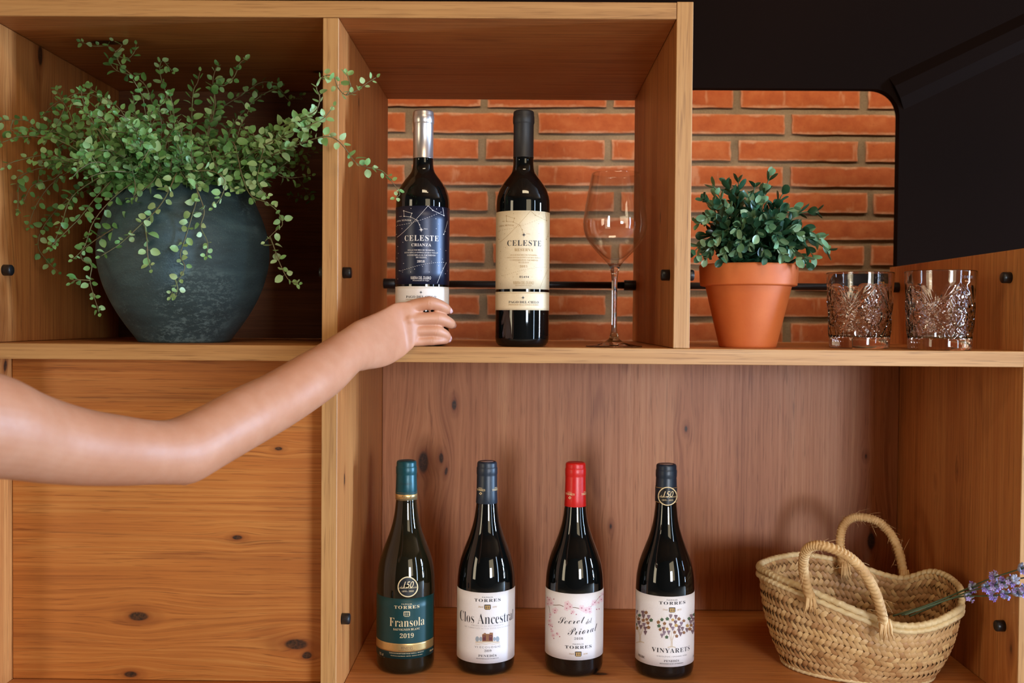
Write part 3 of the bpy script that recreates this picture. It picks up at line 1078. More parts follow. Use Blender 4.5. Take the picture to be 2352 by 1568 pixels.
for ph in (-0.62, 1.02, -2.2, 2.6):
    g3.text(s, 'TORRES', 265, 331, 66, 14, 'bold', R=0.0157, lift=0.0006, ph0=ph)
    g3.text(s, 'FAMILIA', 265, 318, 30, 6, 'plain', R=0.0157, lift=0.0006, ph0=ph)
    if abs(ph) < 0.8:
        g3.ring(s, 265 + 66 * math.sin(ph), 352, 5, 10, lift=0.0005, n=4, R=0.0157)
s.build('capsule_lettering', pale_gold, g3.root)

# -- Vinyarets
lab = g4.wrap('paper_label', -AL, AL, z(g4, 855, 1464), z(g4, 855, 1002), m_white, label='white grapevine label')
torres(g4, 898, 1045, 170, parent=lab)
s = MB()
g4.text(s, 'VINYARETS', 888, 1357, 246, 30, 'bold', -0.004, 1.12)
s.build('title_lettering', ink, lab)
s = MB()
g4.text(s, 'VI ECOL\u00d2GIC / ORGANIC WINE', 894, 1395, 196, 9, 'plain', 0, 1.15)
g4.text(s, 'PENED\u00c8S', 893, 1423, 98, 18, 'bold', -0.004, 1.05)
g4.text(s, 'DENOMINACI\u00d3 D\'ORIGEN', 893, 1442, 154, 9, 'bold')
g4.text(s, 'NEGRE', 698, 1393, 42, 15, 'bold', 0, 1.0)
g4.text(s, '2019', 1038, 1388, 12, 12, 'bold')
s.build('organic_lettering', plain('umber_ink', L(70, 60, 60), 0.5), lab)
s = MB()
rr = random.Random(11)


def vine_leaf(x, y, r, mi):
    pts = []
    for k in range(10):
        a = 2 * PI * k / 10 + 0.3
        q = r * (1 if k % 2 else 0.74)
        pts.append((x + q * math.cos(a), y + q * math.sin(a)))
    g4.poly(s, pts, 0.0006, mi)


def bunch(x, y, mi):
    for j, n in enumerate((4, 4, 3, 2, 1)):
        for i in range(n):
            g4.disc(s, x + (i - (n - 1) / 2) * 5.4, y + j * 5.6, 3.1, 6, 0.00055, mi)


def vine(cx, y0, y1, w):
    g4.line(s, [(cx - 4, y1), (cx - 2, y1 - 40), (cx - 16, y1 - 90), (cx - w * .55, y0 + 50)], 4, mi=3)
    g4.line(s, [(cx + 4, y1), (cx + 3, y1 - 46), (cx + 20, y1 - 96), (cx + w * .55, y0 + 60)], 4, mi=3)
    g4.line(s, [(cx, y1 - 50), (cx - 4, y1 - 120), (cx - 16, y0 + 20)], 3, mi=3)
    g4.line(s, [(cx + 10, y1 - 90), (cx + 30, y1 - 150), (cx + 26, y0 + 14)], 2.5, mi=3)
    g4.line(s, [(cx - 26, y1), (cx, y1 - 8), (cx + 26, y1)], 6, mi=3)
    spots = []
    for _ in range(400):
        a, q = rr.uniform(0, 2 * PI), math.sqrt(rr.random())
        x, y = cx + w * q * math.cos(a), (y0 + y1 - 60) / 2 + (y1 - 60 - y0) / 2 * q * math.sin(a)
        if y > y1 - 95 and abs(x - cx) < 30:
            continue
        if all((x - sx) ** 2 + (y - sy) ** 2 > 21 ** 2 for sx, sy in spots):
            spots.append((x, y))
    for i, (x, y) in enumerate(spots):
        if i % 2:
            bunch(x, y - 8, (0, 4, 0)[i % 3])
        else:
            vine_leaf(x, y, rr.uniform(11, 14), (1, 2, 1, 5)[(i // 2) % 4])
        g4.line(s, [(x, y - 12), (x + rr.uniform(-9, 9), y - 22)], 1.6, mi=3)


vine(895, 1126, 1336, 104)
vine(690, 1096, 1304, 80)
vine(1062, 1106, 1306, 60)
s.build('grapevine_print', [grape_ink, rust_ink, leaf_ink, sand_ink, plain('mauve_ink', L(126, 98, 116), 0.6), gold_ink], lab)
RN = 0.0158
nb = g4.wrap('neck_band', -PI, PI, g4.pz(857, 388, RN)[1], g4.pz(857, 288, RN)[1], m_navycap, lift=0.0004, R=RN, n=56)
s = MB()
for y in (290, 386):
    zc = g4.pz(857, y, RN)[1]
    V, F = lathe([(RN + 0.0004, zc - 0.0004), (RN + 0.0006, zc), (RN + 0.0004, zc + 0.0004)], 48)
    s.add(V, F)
s.build('neck_rule', gold_ink, nb)
s = MB()
g4.disc(s, 868, 342, 60, 36, 0.0009, R=RN + 0.0002)
sl = s.build('neck_seal', seal_black, nb)
seal150(g4, 868, 342, 62, nb, RN + 0.0006)
# ------------------------------------------------------------------ glassware
m_clear = NT('clear_glass')
gl = m_clear.n('ShaderNodeBsdfGlass')
gl.inputs['Color'].default_value = (0.985, 0.985, 0.98, 1)
gl.inputs['Roughness'].default_value = 0.0
gl.inputs['IOR'].default_value = 1.46
m_clear.t.links.new(gl.outputs[0], m_clear.t.nodes['Material Output'].inputs['Surface'])
m_clear = m_clear.m
# thin blown glass: the light goes straight on, each face reflects by Fresnel
m_thin = NT('thin_glass')
tp_ = m_thin.n('ShaderNodeBsdfTransparent')
tp_.inputs[0].default_value = (0.975, 0.97, 0.965, 1)
gs_ = m_thin.n('ShaderNodeBsdfGlossy')
gs_.inputs['Roughness'].default_value = 0.0
lw_ = m_thin.n('ShaderNodeLayerWeight')
lw_.inputs['Blend'].default_value = 0.5
mx_ = m_thin.n('ShaderNodeMixShader')
m_thin.put(mx_.inputs[0], m_thin.ma('MULTIPLY_ADD', m_thin.ma('POWER', lw_.outputs['Facing'], 3.0), 0.75, 0.055))
m_thin.t.links.new(tp_.outputs[0], mx_.inputs[1])
m_thin.t.links.new(gs_.outputs[0], mx_.inputs[2])
m_thin.t.links.new(mx_.outputs[0], m_thin.t.nodes['Material Output'].inputs['Surface'])
m_thin = m_thin.m

# wine glass
q = at(1411, 700, 0.057)
wg = root('wine_glass', 'empty long-stemmed wine glass standing beside the cream-labelled bottle', 'glass', (q.x, 0.057, MT + 0.0002))
out = smoothprof([(0.0400, 0.0008), (0.0385, 0.0020), (0.0280, 0.0036), (0.0160, 0.0060), (0.0085, 0.0105), (0.0062, 0.0150), (0.0042, 0.0240), (0.0037, 0.0450), (0.0037, 0.0700), (0.0041, 0.0920), (0.0056, 0.1060), (0.0082, 0.1145),
                  (0.0145, 0.1225), (0.0235, 0.1320), (0.0340, 0.1440), (0.0415, 0.1560), (0.0447, 0.1690), (0.0448, 0.1780), (0.0430, 0.1930), (0.0400, 0.2110), (0.0365, 0.2290), (0.0335, 0.2440)], 5)
inn = smoothprof([(0.0326, 0.2440), (0.0356, 0.2290), (0.0391, 0.2110), (0.0421, 0.1930), (0.0438, 0.1780), (0.0437, 0.1690), (0.0404, 0.1565), (0.0328, 0.1455), (0.0224, 0.1345), (0.0130, 0.1265), (0.0060, 0.1230), (0.0, 0.1222)], 5)
foot = [(0, 0.0), (0.0385, 0.0), (0.0396, 0.0002)]
zsplit = 0.118
i0 = next(i for i, p in enumerate(out) if p[1] > zsplit)
V, F = lathe(foot + out[:i0] + [(0, out[i0 - 1][1])], 72)
st = part('stem_and_foot', V, F, m_clear, wg)
prof = out[i0:] + [(0.0331, 0.2444)] + inn
V, F = lathe([(0, out[i0 - 1][1] + 0.00002), (out[i0 - 1][0], out[i0 - 1][1] + 0.00002)] + prof, 96)
part('bowl', V, F, m_thin, wg)

# cut tumblers: star relief pressed into the outer wall
TH = 0.110


def star_relief(s, z):
    """height of the pressed pattern at arc s (radians) and height z"""
    zc, h = 0.046, 0.0
    per = 2 * PI / 4
    k = round(s / per)
    ds = (s - k * per) * 0.045
    dz = z - zc
    # big pointed diamond frame
    m = abs(ds) / 0.0345 + abs(dz) / 0.044
    if m < 1.0:
        r = math.hypot(ds, dz)
        a = math.atan2(dz, ds)
        if r < 0.0125:                                   # hobnail star in the centre
            w = abs(((a / (2 * PI) * 12) % 1) - 0.5) * 2
            h = -0.0007 - 0.0011 * w * (r / 0.0125) + 0.0010 * (1 - r / 0.0125)
            w2 = abs(((a / (2 * PI) * 6 + .25) % 1) - 0.5) * 2
            h -= 0.0006 * w2 if 0.004 < r < 0.009 else 0
        elif r < 0.0142:
            h = 0.0004
        else:                                            # fans of long flutes
            w = abs(((a / (2 * PI) * 16) % 1) - 0.5) * 2
            cr_ = abs(((ds + dz) / 0.011) % 1 - 0.5) + abs(((ds - dz) / 0.011) % 1 - 0.5)
            h = -0.0013 * w * (0.4 + 0.6 * min(1, (1 - m) * 4)) + 0.0007 * (cr_ - 0.5)
    elif m < 1.09:
        h = 0.0007
    else:
        # fans above, fine diamonds between the frames
        e = (abs(ds) - 0.0345)
        if abs(dz) < 0.020:
            u_, v_ = (ds * 1.0 + dz) / 0.0046, (ds * 1.0 - dz) / 0.0046
            h = -0.0006 + 0.0011 * min(abs(u_ % 1 - 0.5), abs(v_ % 1 - 0.5)) * 2
        elif dz > 0 and m < 1.75:
            a = math.atan2(dz - 0.008, abs(ds) - 0.036)
            w = abs(((a / PI * 9) % 1) - 0.5) * 2
            h = -0.0012 * w * max(0.0, min(1, (1.75 - m) * 3))
        elif dz < 0 and z > 0.016:
            w = abs(((ds / 0.0065) % 1) - 0.5) * 2
            h = -0.0011 * w
    lo, hi = min(1, max(0, (z - 0.014) / 0.004)), min(1, max(0, (0.092 - z) / 0.004))
    return h * lo * hi


def make_tumbler():
    seg = 220
    outp = [(0.0400, 0.0), (0.0414, 0.0008), (0.0420, 0.0030)] + [(0.0422 + (0.0478 - 0.0422) * (k / 84) ** 1.15, 0.004 + 0.1045 * k / 84) for k in range(85)]
    outp += [(0.0477, 0.1094), (0.0471, TH), (0.0464, 0.1094)]
    inp = [(0.0461, 0.108), (0.0452, 0.090), (0.0435, 0.060), (0.0415, 0.030), (0.0395, 0.0185), (0.0360, 0.0158), (0.020, 0.0150), (0, 0.0148)]
    n_out = len(outp)
    V, F = lathe([(0, 0.0012), (0.030, 0.0012), (0.036, 0.0004)] + outp + inp, seg)
    W2 = []
    for i, (x, y, z) in enumerate(V):
        r = math.hypot(x, y)
        if r > 0.0418 and 0.012 < z < 0.095 and r > 0.0405 + 0.0056 * (z / 0.11):
            s = math.atan2(x, -y)
            rin = 0.0395 + (0.0461 - 0.0395) * max(0, (z - 0.0185)) / 0.0895
            if r > rin + 0.0012:
                k = (r + star_relief(s - 0.15, z) * 1.25) / r
                x, y = x * k, y * k
        W2.append((x, y, z))
    return mesh('tumbler_glass', W2, F)


tm = make_tumbler()
tm.set_sharp_from_angle(angle=math.radians(25))
tm.materials.append(m_clear)
m_ochre = plain('ochre_print', L(216, 132, 30), 0.4)
m_darkp = plain('dark_print', L(60, 40, 34), 0.5)
for u, Y, lab, turn in ((1974.5, 0.112, 'cut-glass tumbler next to the terracotta pot, in front of the rail end', 0.0), (2159, 0.052, 'cut-glass tumbler nearest the oak side panel, beside the other tumbler', 0.08)):
    q = at(u, 710, Y)
    r = root('tumbler', lab, 'glass', (q.x, Y, MT + 0.0002), 'cut-glass tumblers')
    o = link('tumbler_glass', tm, None, r)
    o.rotation_euler = (0, 0, turn)
    V2, F2 = text2d('TORRES', 'plain', 0.004, 1.3)
    for nm, mt, a0, a1, zb, zt, str_ in (('lettering', m_darkp, 0.10, 0.56, 0.0985, 0.1020, 'TORRES'), ('lettering', m_ochre, 0.23, 0.43, 0.0930, 0.0958, 'Brandy')):
        V2, F2 = text2d(str_, 'plain', 0.004, 1.3)
        V = []
        for x, y in V2:
            a, z = a0 + (a1 - a0) * x, zb + (zt - zb) * y
            V.append((0.0478 * math.sin(a), -0.0478 * math.cos(a), z))
        l = part(nm, V, F2, mt, o, False)
# ------------------------------------------------------------------ plants
def leaf_mesh(name, lng, wid, cup, mats, fold=0.18, petiole=0.25, nseg=4, point=0.6):
    """ovate leaf along +Y from the origin, face +Z; folded along the midrib, cupped"""
    V, F, I = [], [], []
    for i in range(nseg + 1):
        t = i / nseg
        w = wid * 0.5 * (math.sin(PI * t ** point) ** 0.62 if 0 < t < 1 else 0.0)
        y = lng * (petiole + t)
        z = cup * lng * (t * t)
        if i in (0, nseg):
            V.append((0, y, z))
        else:
            V += [(-w, y, z + fold * w), (0, y, z), (w, y, z + fold * w)]
    last = len(V) - 1
    F += [(0, 2, 1), (0, 3, 2)]
    for i in range(nseg - 2):
        a = 1 + 3 * i
        F += [(a, a + 1, a + 4, a + 3), (a + 1, a + 2, a + 5, a + 4)]
    a = 1 + 3 * (nseg - 2)
    F += [(a, a + 1, last), (a + 1, a + 2, last)]
    n = len(V)
    s = lng * 0.018
    V += [(-s, 0, 0), (s, 0, 0), (0, 0, s * 1.6), (-s, lng * petiole * 1.1, 0), (s, lng * petiole * 1.1, 0), (0, lng * petiole * 1.1, s * 1.6)]
    P = [(n, n + 1, n + 4, n + 3), (n + 1, n + 2, n + 5, n + 4), (n + 2, n, n + 3, n + 5)]
    me = mesh(name, V, F + P)
    for m in mats:
        me.materials.append(m)
    if len(mats) > 1:
        me.polygons.foreach_set('material_index', [0] * len(F) + [1] * 3)
    return me


def leaf_mat(name, c1, c2, c3, rough=0.45, trans=0.12, per_obj=True):
    t = NT(name)
    p = t.obj()
    r = t.rnd()
    n = t.noise(t.n('ShaderNodeNewGeometry').outputs['Position'], 38, 2)
    f = t.ma('ADD', t.ma('MULTIPLY', n, 0.7), t.ma('MULTIPLY', r, 0.55 if per_obj else 0.0))
    col = t.ramp(f, [(0.25, c1), (0.55, c2), (0.85, c3)])
    geo = t.n('ShaderNodeNewGeometry')
    col = t.mix(t.ma('MULTIPLY', geo.outputs['Backfacing'], 0.35), col, t.mix(1.0, col, (1.25, 1.3, 1.2, 1), 'MULTIPLY'))
    m = t.out(col, rough, Specular_IOR_Level=0.4)
    tr = t.n('ShaderNodeBsdfTranslucent')
    t.put(tr.inputs[0], col)
    mx = t.n('ShaderNodeMixShader')
    mx.inputs[0].default_value = trans
    t.t.links.new(t.b.outputs[0], mx.inputs[1])
    t.t.links.new(tr.outputs[0], mx.inputs[2])
    t.t.links.new(mx.outputs[0], t.t.nodes['Material Output'].inputs['Surface'])
    return m


def leaf_frame(pos, direction, normal):
    y = direction.normalized()
    z = (normal - y * normal.dot(y))
    z = z.normalized() if z.length > 1e-5 else y.orthogonal().normalized()
    x = y.cross(z)
    return Matrix((x, y, z)).transposed().to_4x4().copy(), pos


# -- trailing vine in the dark glazed pot
PC = at(424, 700, 0.143)
PX, PY = PC.x, 0.143
vine_root = root('potted_vine', 'bushy trailing green vine in a round dark teal-grey pot in the upper left compartment', 'plant', (PX, PY, MT + 0.0002))
t = NT('pot_glaze')
p = t.obj()
n = t.noise(t.vm('MULTIPLY', p, (9, 9, 34)), 1.0, 6, 0.66, 0.4)
n2 = t.noise(p, 420, 2)
n3 = t.noise(t.vm('MULTIPLY', p, (120, 120, 260)), 1.0, 5, 0.8)
n4 = t.noise(p, 5.5, 3, 0.55)
worn = t.ma('MULTIPLY', t.step(t.ma('ADD', n3, t.ma('MULTIPLY', n, 0.45)), 0.74, 0.80), t.step(n4, 0.50, 0.66))
col = t.ramp(n, [(0.3, L(38, 54, 58)), (0.52, L(54, 76, 82)), (0.75, L(74, 98, 102))])
col = t.mix(t.ma('MULTIPLY', worn, 0.5), col, L(128, 154, 158))
col = t.mix(t.ma('MULTIPLY', t.step(n2, 0.62, 0.72), 0.5), col, L(92, 110, 112))
t.bump(t.ma('ADD', t.ma('ADD', n3, t.ma('MULTIPLY', n2, 0.7)), t.ma('MULTIPLY', worn, -0.5)), 0.55, 0.0012)
m_pot = t.out(col, t.ma('MULTIPLY_ADD', n3, 0.3, 0.34), Specular_IOR_Level=0.45)
POTP = [(0.0640, 0.0), (0.0665, 0.0015), (0.0710, 0.008), (0.0860, 0.0285), (0.1010, 0.0530), (0.1130, 0.0790), (0.1205, 0.1040), (0.1238, 0.1260), (0.1235, 0.1450), (0.1200, 0.1660), (0.1135, 0.1860), (0.1060, 0.2040), (0.0990, 0.2200), (0.0950, 0.2320)]
V, F = lathe([(0, 0.0)] + smoothprof(POTP, 4) + [(0.0940, 0.2345), (0.0905, 0.2350), (0.0880, 0.2330), (0.0870, 0.2250), (0.0900, 0.2100)], 96)
part('pot', V, F, m_pot, vine_root)
m_soil = grainy('potting_foam', L(40, 34, 24), L(62, 54, 40), 200, 0.95, 0.6, 0.002)
V, F = lathe([(0, 0.2200), (0.05, 0.2190), (0.0885, 0.2170)], 48)
part('soil', V, F, m_soil, vine_root)


def potr(z):
    if z < 0 or z > 0.236:
        return 0.0
    for (r0, z0), (r1, z1) in zip(POTP, POTP[1:]):
        if z0 <= z <= z1:
            return r0 + (r1 - r0) * (z - z0) / (z1 - z0)
    return 0.094


m_stem = grainy('vine_stem', L(104, 118, 74), L(112, 84, 58), 30, 0.6, 0)
m_pet = plain('vine_petiole', L(122, 110, 72), 0.6)
m_leafv = leaf_mat('vine_leaf', L(112, 158, 90), L(150, 188, 118), L(182, 208, 152), 0.38, 0.2)
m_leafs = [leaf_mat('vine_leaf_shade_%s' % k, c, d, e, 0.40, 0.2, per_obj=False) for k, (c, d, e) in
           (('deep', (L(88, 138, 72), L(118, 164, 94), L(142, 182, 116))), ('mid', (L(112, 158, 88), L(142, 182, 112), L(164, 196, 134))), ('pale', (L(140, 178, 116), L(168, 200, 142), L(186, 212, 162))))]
lms = [leaf_mesh('leaf', l, w, c, [m_leafv, m_pet], f, 0.25, 6, 0.82) for l, w, c, f in ((0.0112, 0.0084, 0.25, 0.3), (0.0100, 0.0080, 0.05, 0.2), (0.0120, 0.0086, -0.25, 0.25), (0.0088, 0.0070, 0.4, 0.4))]
RL = Vector((PX, PY, MT + 0.0002))


def zp(x, y, Y):
    return at(x / 1.9604, y / 1.9604, Y) - RL


# stems that can be followed in the photo: outline points and how far they stand from the shelf front
seen = [
    ([(740, 560), (690, 470), (655, 385), (600, 342), (530, 320), (495, 278), (520, 235), (488, 208), (420, 207), (368, 190)], 0.13, 0.10),
    ([(600, 342), (545, 295), (530, 255), (575, 265), (605, 235), (612, 205)], 0.11, 0.10),
    ([(520, 235), (548, 205), (515, 185)], 0.10, 0.10),
    ([(770, 520), (748, 420), (725, 350), (720, 300), (735, 275), (775, 320)], 0.12, 0.10),
    ([(970, 470), (958, 390), (965, 330), (978, 300)], 0.11, 0.10),
    ([(965, 450), (958, 385), (1010, 385), (1055, 345), (1080, 285), (1112, 265)], 0.11, 0.09),
    ([(870, 420), (890, 370), (900, 325)], 0.10, 0.10),
    ([(1190, 640), (1260, 575), (1340, 540), (1420, 500), (1440, 440), (1425, 395), (1450, 348), (1500, 342), (1522, 395), (1560, 428), (1610, 405), (1655, 372), (1692, 350)], 0.08, -0.02),
    ([(1560, 428), (1580, 395), (1562, 335)], -0.02, -0.02),
    ([(1160, 720), (1330, 655), (1440, 618), (1500, 620), (1550, 662), (1600, 730), (1650, 752), (1720, 770), (1770, 825), (1800, 872), (1782, 888)], 0.07, -0.03),
    ([(1330, 590), (1400, 560), (1460, 530), (1500, 480)], 0.07, 0.0),
    ([(560, 600), (450, 582), (330, 562), (210, 602), (160, 582), (125, 545), (60, 540), (2, 545)], 0.12, 0.02),
    ([(60, 540), (50, 580), (90, 600)], 0.02, 0.02),
    ([(700, 580), (600, 520), (500, 480), (420, 428), (350, 420), (290, 445), (230, 480), (198, 520)], 0.13, 0.07),
    ([(295, 450), (285, 500), (262, 548), (222, 602), (205, 630)], 0.08, 0.06),
    ([(410, 425), (412, 395)], 0.10, 0.10),
    ([(600, 640), (430, 680), (310, 730), (250, 800), (150, 832), (108, 905)], 0.10, 0.07),
    ([(640, 700), (480, 780), (330, 880), (280, 1000), (238, 1112)], 0.06, 0.03),
    ([(620, 720), (400, 830), (270, 930), (190, 1030), (172, 1110), (210, 1172), (262, 1222)], 0.14, 0.12),
    ([(720, 760), (650, 940), (560, 1000), (430, 1080), (370, 1132), (372, 1172), (412, 1192), (405, 1260), (420, 1322), (446, 1405)], 0.05, 0.02),
    ([(405, 1262), (345, 1260), (322, 1272)], 0.02, 0.02),
    ([(590, 700), (610, 840), (602, 885)], 0.02, 0.01),
    ([(790, 790), (750, 880), (700, 950), (640, 1005), (570, 1072), (520, 1112), (455, 1152)], 0.02, 0.00),
    ([(650, 1000), (662, 1080), (665, 1150), (678, 1208)], 0.01, 0.0),
    ([(850, 760), (890, 860), (862, 980), (832, 1080), (812, 1150), (832, 1205), (792, 1282), (768, 1332)], 0.03, 0.005),
    ([(790, 1260), (800, 1300), (790, 1330)], 0.004, 0.004),
    ([(870, 770), (960, 772), (1012, 812), (1000, 880), (960, 932)], 0.02, 0.01),
    ([(890, 860), (920, 950), (905, 1020), (935, 1090), (930, 1148)], 0.01, 0.005),
    ([(1050, 640), (1090, 790), (1130, 880), (1200, 912), (1250, 952), (1272, 1010), (1240, 1040), (1195, 1085)], 0.05, 0.02),
    ([(1215, 1062), (1240, 1130), (1262, 1190), (1300, 1260), (1342, 1275)], 0.06, 0.05),
    ([(1130, 600), (1160, 640), (1250, 640), (1270, 590)], 0.06, 0.05),
    ([(1180, 650), (1170, 740), (1160, 820), (1200, 880)], 0.05, 0.03),
    ([(1100, 720), (1200, 760), (1290, 800), (1400, 790)], 0.12, 0.16),
    ([(1050, 560), (1150, 450), (1250, 400), (1300, 450), (1360, 430)], 0.22, 0.28),
    ([(960, 520), (1100, 420), (1180, 370), (1260, 380)], 0.24, 0.30),
    ([(1150, 700), (1300, 760), (1380, 860), (1400, 900), (1310, 880)], 0.22, 0.30),
    ([(430, 700), (330, 760), (230, 830), (160, 930), (130, 1020)], 0.12, 0.08),
    ([(520, 640), (380, 620), (270, 660), (190, 750), (170, 830)], 0.14, 0.10),
    ([(560, 760), (440, 880), (360, 980), (300, 1040), (230, 1110)], 0.06, 0.02),
    ([(600, 820), (500, 900), (420, 1000), (380, 1110), (330, 1165)], 0.04, 0.02),
    ([(740, 700), (700, 800), (640, 860), (590, 900)], 0.03, 0.02),
    ([(930, 640), (960, 720), (1000, 800), (1060, 860)], 0.04, 0.03),
    ([(820, 640), (800, 720), (830, 800), (900, 830)], 0.03, 0.02),
]
stems = []          # (points, thickness)
for si0, (pts, y0, y1) in enumerate(seen):
    n = len(pts)
    P = [zp(x, y, max(-0.035, min(y0 + (y1 - y0) * i / max(1, n - 1), (1330 - x) / 1000.0 if x > 1250 and y1 < 0.03 else 9))) for i, (x, y) in enumerate(pts)]
    h = Vector((P[0].x, P[0].y, 0))
    if si0 not in (1, 2, 8, 12, 14, 15, 20, 23, 25, 29):      # all but side shoots grow out of the pot
        r_ = min(0.06, h.length * 0.5)
        h = h.normalized() * r_
        h.z = 0.222
        if (h - P[0]).length > 0.03:
            m_ = h.lerp(P[0], 0.55) + Vector((0, 0, 0.012))
            P = [h, m_] + P
    stems.append((spline(P, 5), True))
rr = random.Random(21)


def push(q):
    """keep a stem outside the pot and inside the compartment"""
    r = math.hypot(q.x, q.y)
    pr = potr(q.z) + 0.006
    if 0 < q.z < 0.232 and r < pr:
        k = pr / max(r, 1e-4)
        q = Vector((q.x * k, q.y * k, q.z))
    q.x = max(XL + 0.014 - PX, q.x)
    if q.y + PY > 0.0:
        q.x = min(D1L - 0.012 - PX, q.x)
    q.y = min(0.43 - PY, max(-0.05 - PY, q.y))
    q.z = min(TB - MT - 0.012, max(0.006, q.z))
    return q


for k in range(150):
    a = rr.uniform(-PI, PI)
    if rr.random() < 0.50:
        a = rr.gauss(-1.9, 0.6)          # more of them lean out to the left and front
    r0 = 0.075 * math.sqrt(rr.random())
    front = max(0.0, math.cos(a + PI / 2 + PI))   # 1 towards the camera
    d = Vector((math.cos(a), math.sin(a), 0))
    out_ = rr.uniform(0.25, 1.0)
    lng = rr.uniform(0.09, 0.26)
    top = k % 3 == 0                      # a third of them stand up and fill the crown
    if top:
        a = rr.uniform(-PI, PI)
        d = Vector((math.cos(a), math.sin(a), 0))
        out_, lng = rr.uniform(0.15, 0.6), rr.uniform(0.07, 0.15)
    if d.x > 0.3:
        lng *= 0.72
    if d.y < -0.75:
        lng *= 0.62
    if d.y > 0.3:
        lng *= 0.8
    q = Vector((d.x * r0, d.y * r0, 0.222))
    v = (d * out_ + Vector((rr.gauss(0, .15), rr.gauss(0, .15), rr.uniform(0.7, 1.25)))).normalized()
    P = [q.copy()]
    stp = 0.010
    droop = rr.uniform(0.01, 0.05) if top else rr.uniform(0.035, 0.105)
    for i in range(int(lng / stp)):
        v = (v + Vector((rr.gauss(0, .13), rr.gauss(0, .13), rr.gauss(0, .10) - droop * (0.6 + i * 0.06)))).normalized()
        q = push(q + v * stp)
        P.append(q.copy())
    if len(P) > 4:
        stems.append((spline(P, 2), False))

cand = []           # every leaf: (matrix, variant, stem index, distance)
sobj = []
for si, (P, key) in enumerate(stems):
    n = len(P)
    o = part('stem', *tube(P, [0.00105 - 0.0006 * i / n for i in range(n)], 5), m_stem, vine_root)
    sobj.append(o)
    FR = frames(P)
    acc, nxt, side = 0.0, (0.012 if key else 0.026), rr.uniform(0, 6.28)
    for i in range(1, n):
        acc += (P[i] - P[i - 1]).length
        while acc > nxt:
            t_, n_, b_ = FR[i]
            side += PI / 2 + rr.gauss(0, 0.35)
            for s in (0, PI):
                if rr.random() < 0.07:
                    continue
                w = n_ * math.cos(side + s) + b_ * math.sin(side + s)
                dr = (w + t_ * rr.uniform(0.15, 0.7) + Vector((0, -0.12, 0.10))).normalized()
                nm = (Vector((rr.gauss(0.15, .35), rr.gauss(-0.75, .35), rr.gauss(0.55, .35))) + t_ * 0.3)
                M, ps = leaf_frame(P[i], dr, nm)
                sc = rr.uniform(0.85, 1.42) * (1.0 - 0.42 * (i / n) ** 3)
                M = Matrix.Translation(P[i]) @ M @ Matrix.Diagonal((sc, sc, sc, 1))
                cand.append((M, rr.randrange(4), si, (P[i] + RL - EYE).length - (0.10 if key else 0)))
            nxt += rr.uniform(0.0085, 0.0135)
    # leaf at the tip
    M, ps = leaf_frame(P[-1], (P[-1] - P[-2]), Vector((0, -1, 0.4)))
    cand.append((Matrix.Translation(P[-1]) @ M @ Matrix.Diagonal((.7, .7, .7, 1)), 3, si, (P[-1] + RL - EYE).length - (0.10 if key else 0)))
cand.sort(key=lambda c: c[3])
tmpl = []
for me in lms:
    tmpl.append(([v.co.copy() for v in me.vertices], [tuple(p.vertices) for p in me.polygons], [p.material_index for p in me.polygons]))


def clear(M, V, O):
    """no point of the leaf runs into a board, a back panel or the pot"""
    for v in V:
        q = M @ v
        x, y, z = q.x + O.x, q.y + O.y, q.z + O.z
        if y > -0.003:
            if not (XL + 0.001 < x < D1L - 0.001 or D1R + 0.001 < x < PL - 0.001 or PR + 0.001 < x < XR - 0.001) or z < MT + 0.0008 or z > TB - 0.001 or y > 0.441:
                return False
    return True


cand = [c for c in cand if clear(c[0], tmpl[c[1]][0], RL)]
for M, vi, si, _ in cand[:300]:
    o = bpy.data.objects.new('leaf', lms[vi])
    COL.objects.link(o)
    o.parent = sobj[si]
    o.matrix_local = M
mb = MB()
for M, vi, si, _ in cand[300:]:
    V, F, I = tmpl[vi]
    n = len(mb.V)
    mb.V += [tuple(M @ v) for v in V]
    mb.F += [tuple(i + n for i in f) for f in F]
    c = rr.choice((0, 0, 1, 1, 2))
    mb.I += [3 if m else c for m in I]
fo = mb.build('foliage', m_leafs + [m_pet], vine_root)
fo['kind'] = 'stuff'

# -- small eucalyptus in the terracotta pot
EC = at(1718, 700, 0.098)
euc = root('potted_eucalyptus', 'small dark green eucalyptus plant in an orange terracotta pot beside the tumblers', 'plant', (EC.x, 0.098, MT + 0.0002))
ER = Vector((EC.x, 0.098, MT + 0.0002))
t = NT('terracotta')
p = t.obj()
n = t.noise(p, 16, 4, 0.6)
n2 = t.noise(p, 320, 3)
t.bump(n2, 0.15, 0.0006)
m_terra = t.out(t.ramp(n, [(0.3, L(194, 94, 38)), (0.7, L(206, 108, 48))]), 0.62)
tp = [(0.0398, 0.0), (0.0408, 0.0012), (0.0412, 0.003), (0.0610, 0.0868), (0.0612, 0.0880)]
lip = smoothprof([(0.0660, 0.0882), (0.0682, 0.0892), (0.0690, 0.0915), (0.0703, 0.1120), (0.0704, 0.1165), (0.0696, 0.1188), (0.0676, 0.1196)], 3)
V, F = lathe([(0, 0)] + tp + lip + [(0.0655, 0.1190), (0.0645, 0.1160), (0.0635, 0.0980)], 80)
o = part('terracotta_pot', V, F, m_terra, euc)
o.data.set_sharp_from_angle(angle=math.radians(50))
V, F = lathe([(0, 0.106), (0.064, 0.104)], 40)
part('soil', V, F, m_soil, euc)
m_est = plain('eucalyptus_stem', L(70, 96, 62), 0.6)
def euc_mat(name, c1, c2, c3):
    return leaf_mat(name, c1, c2, c3, 0.30, 0.06)
m_e1 = euc_mat('eucalyptus_leaf_dark', L(28, 56, 38), L(40, 74, 50), L(60, 98, 70))
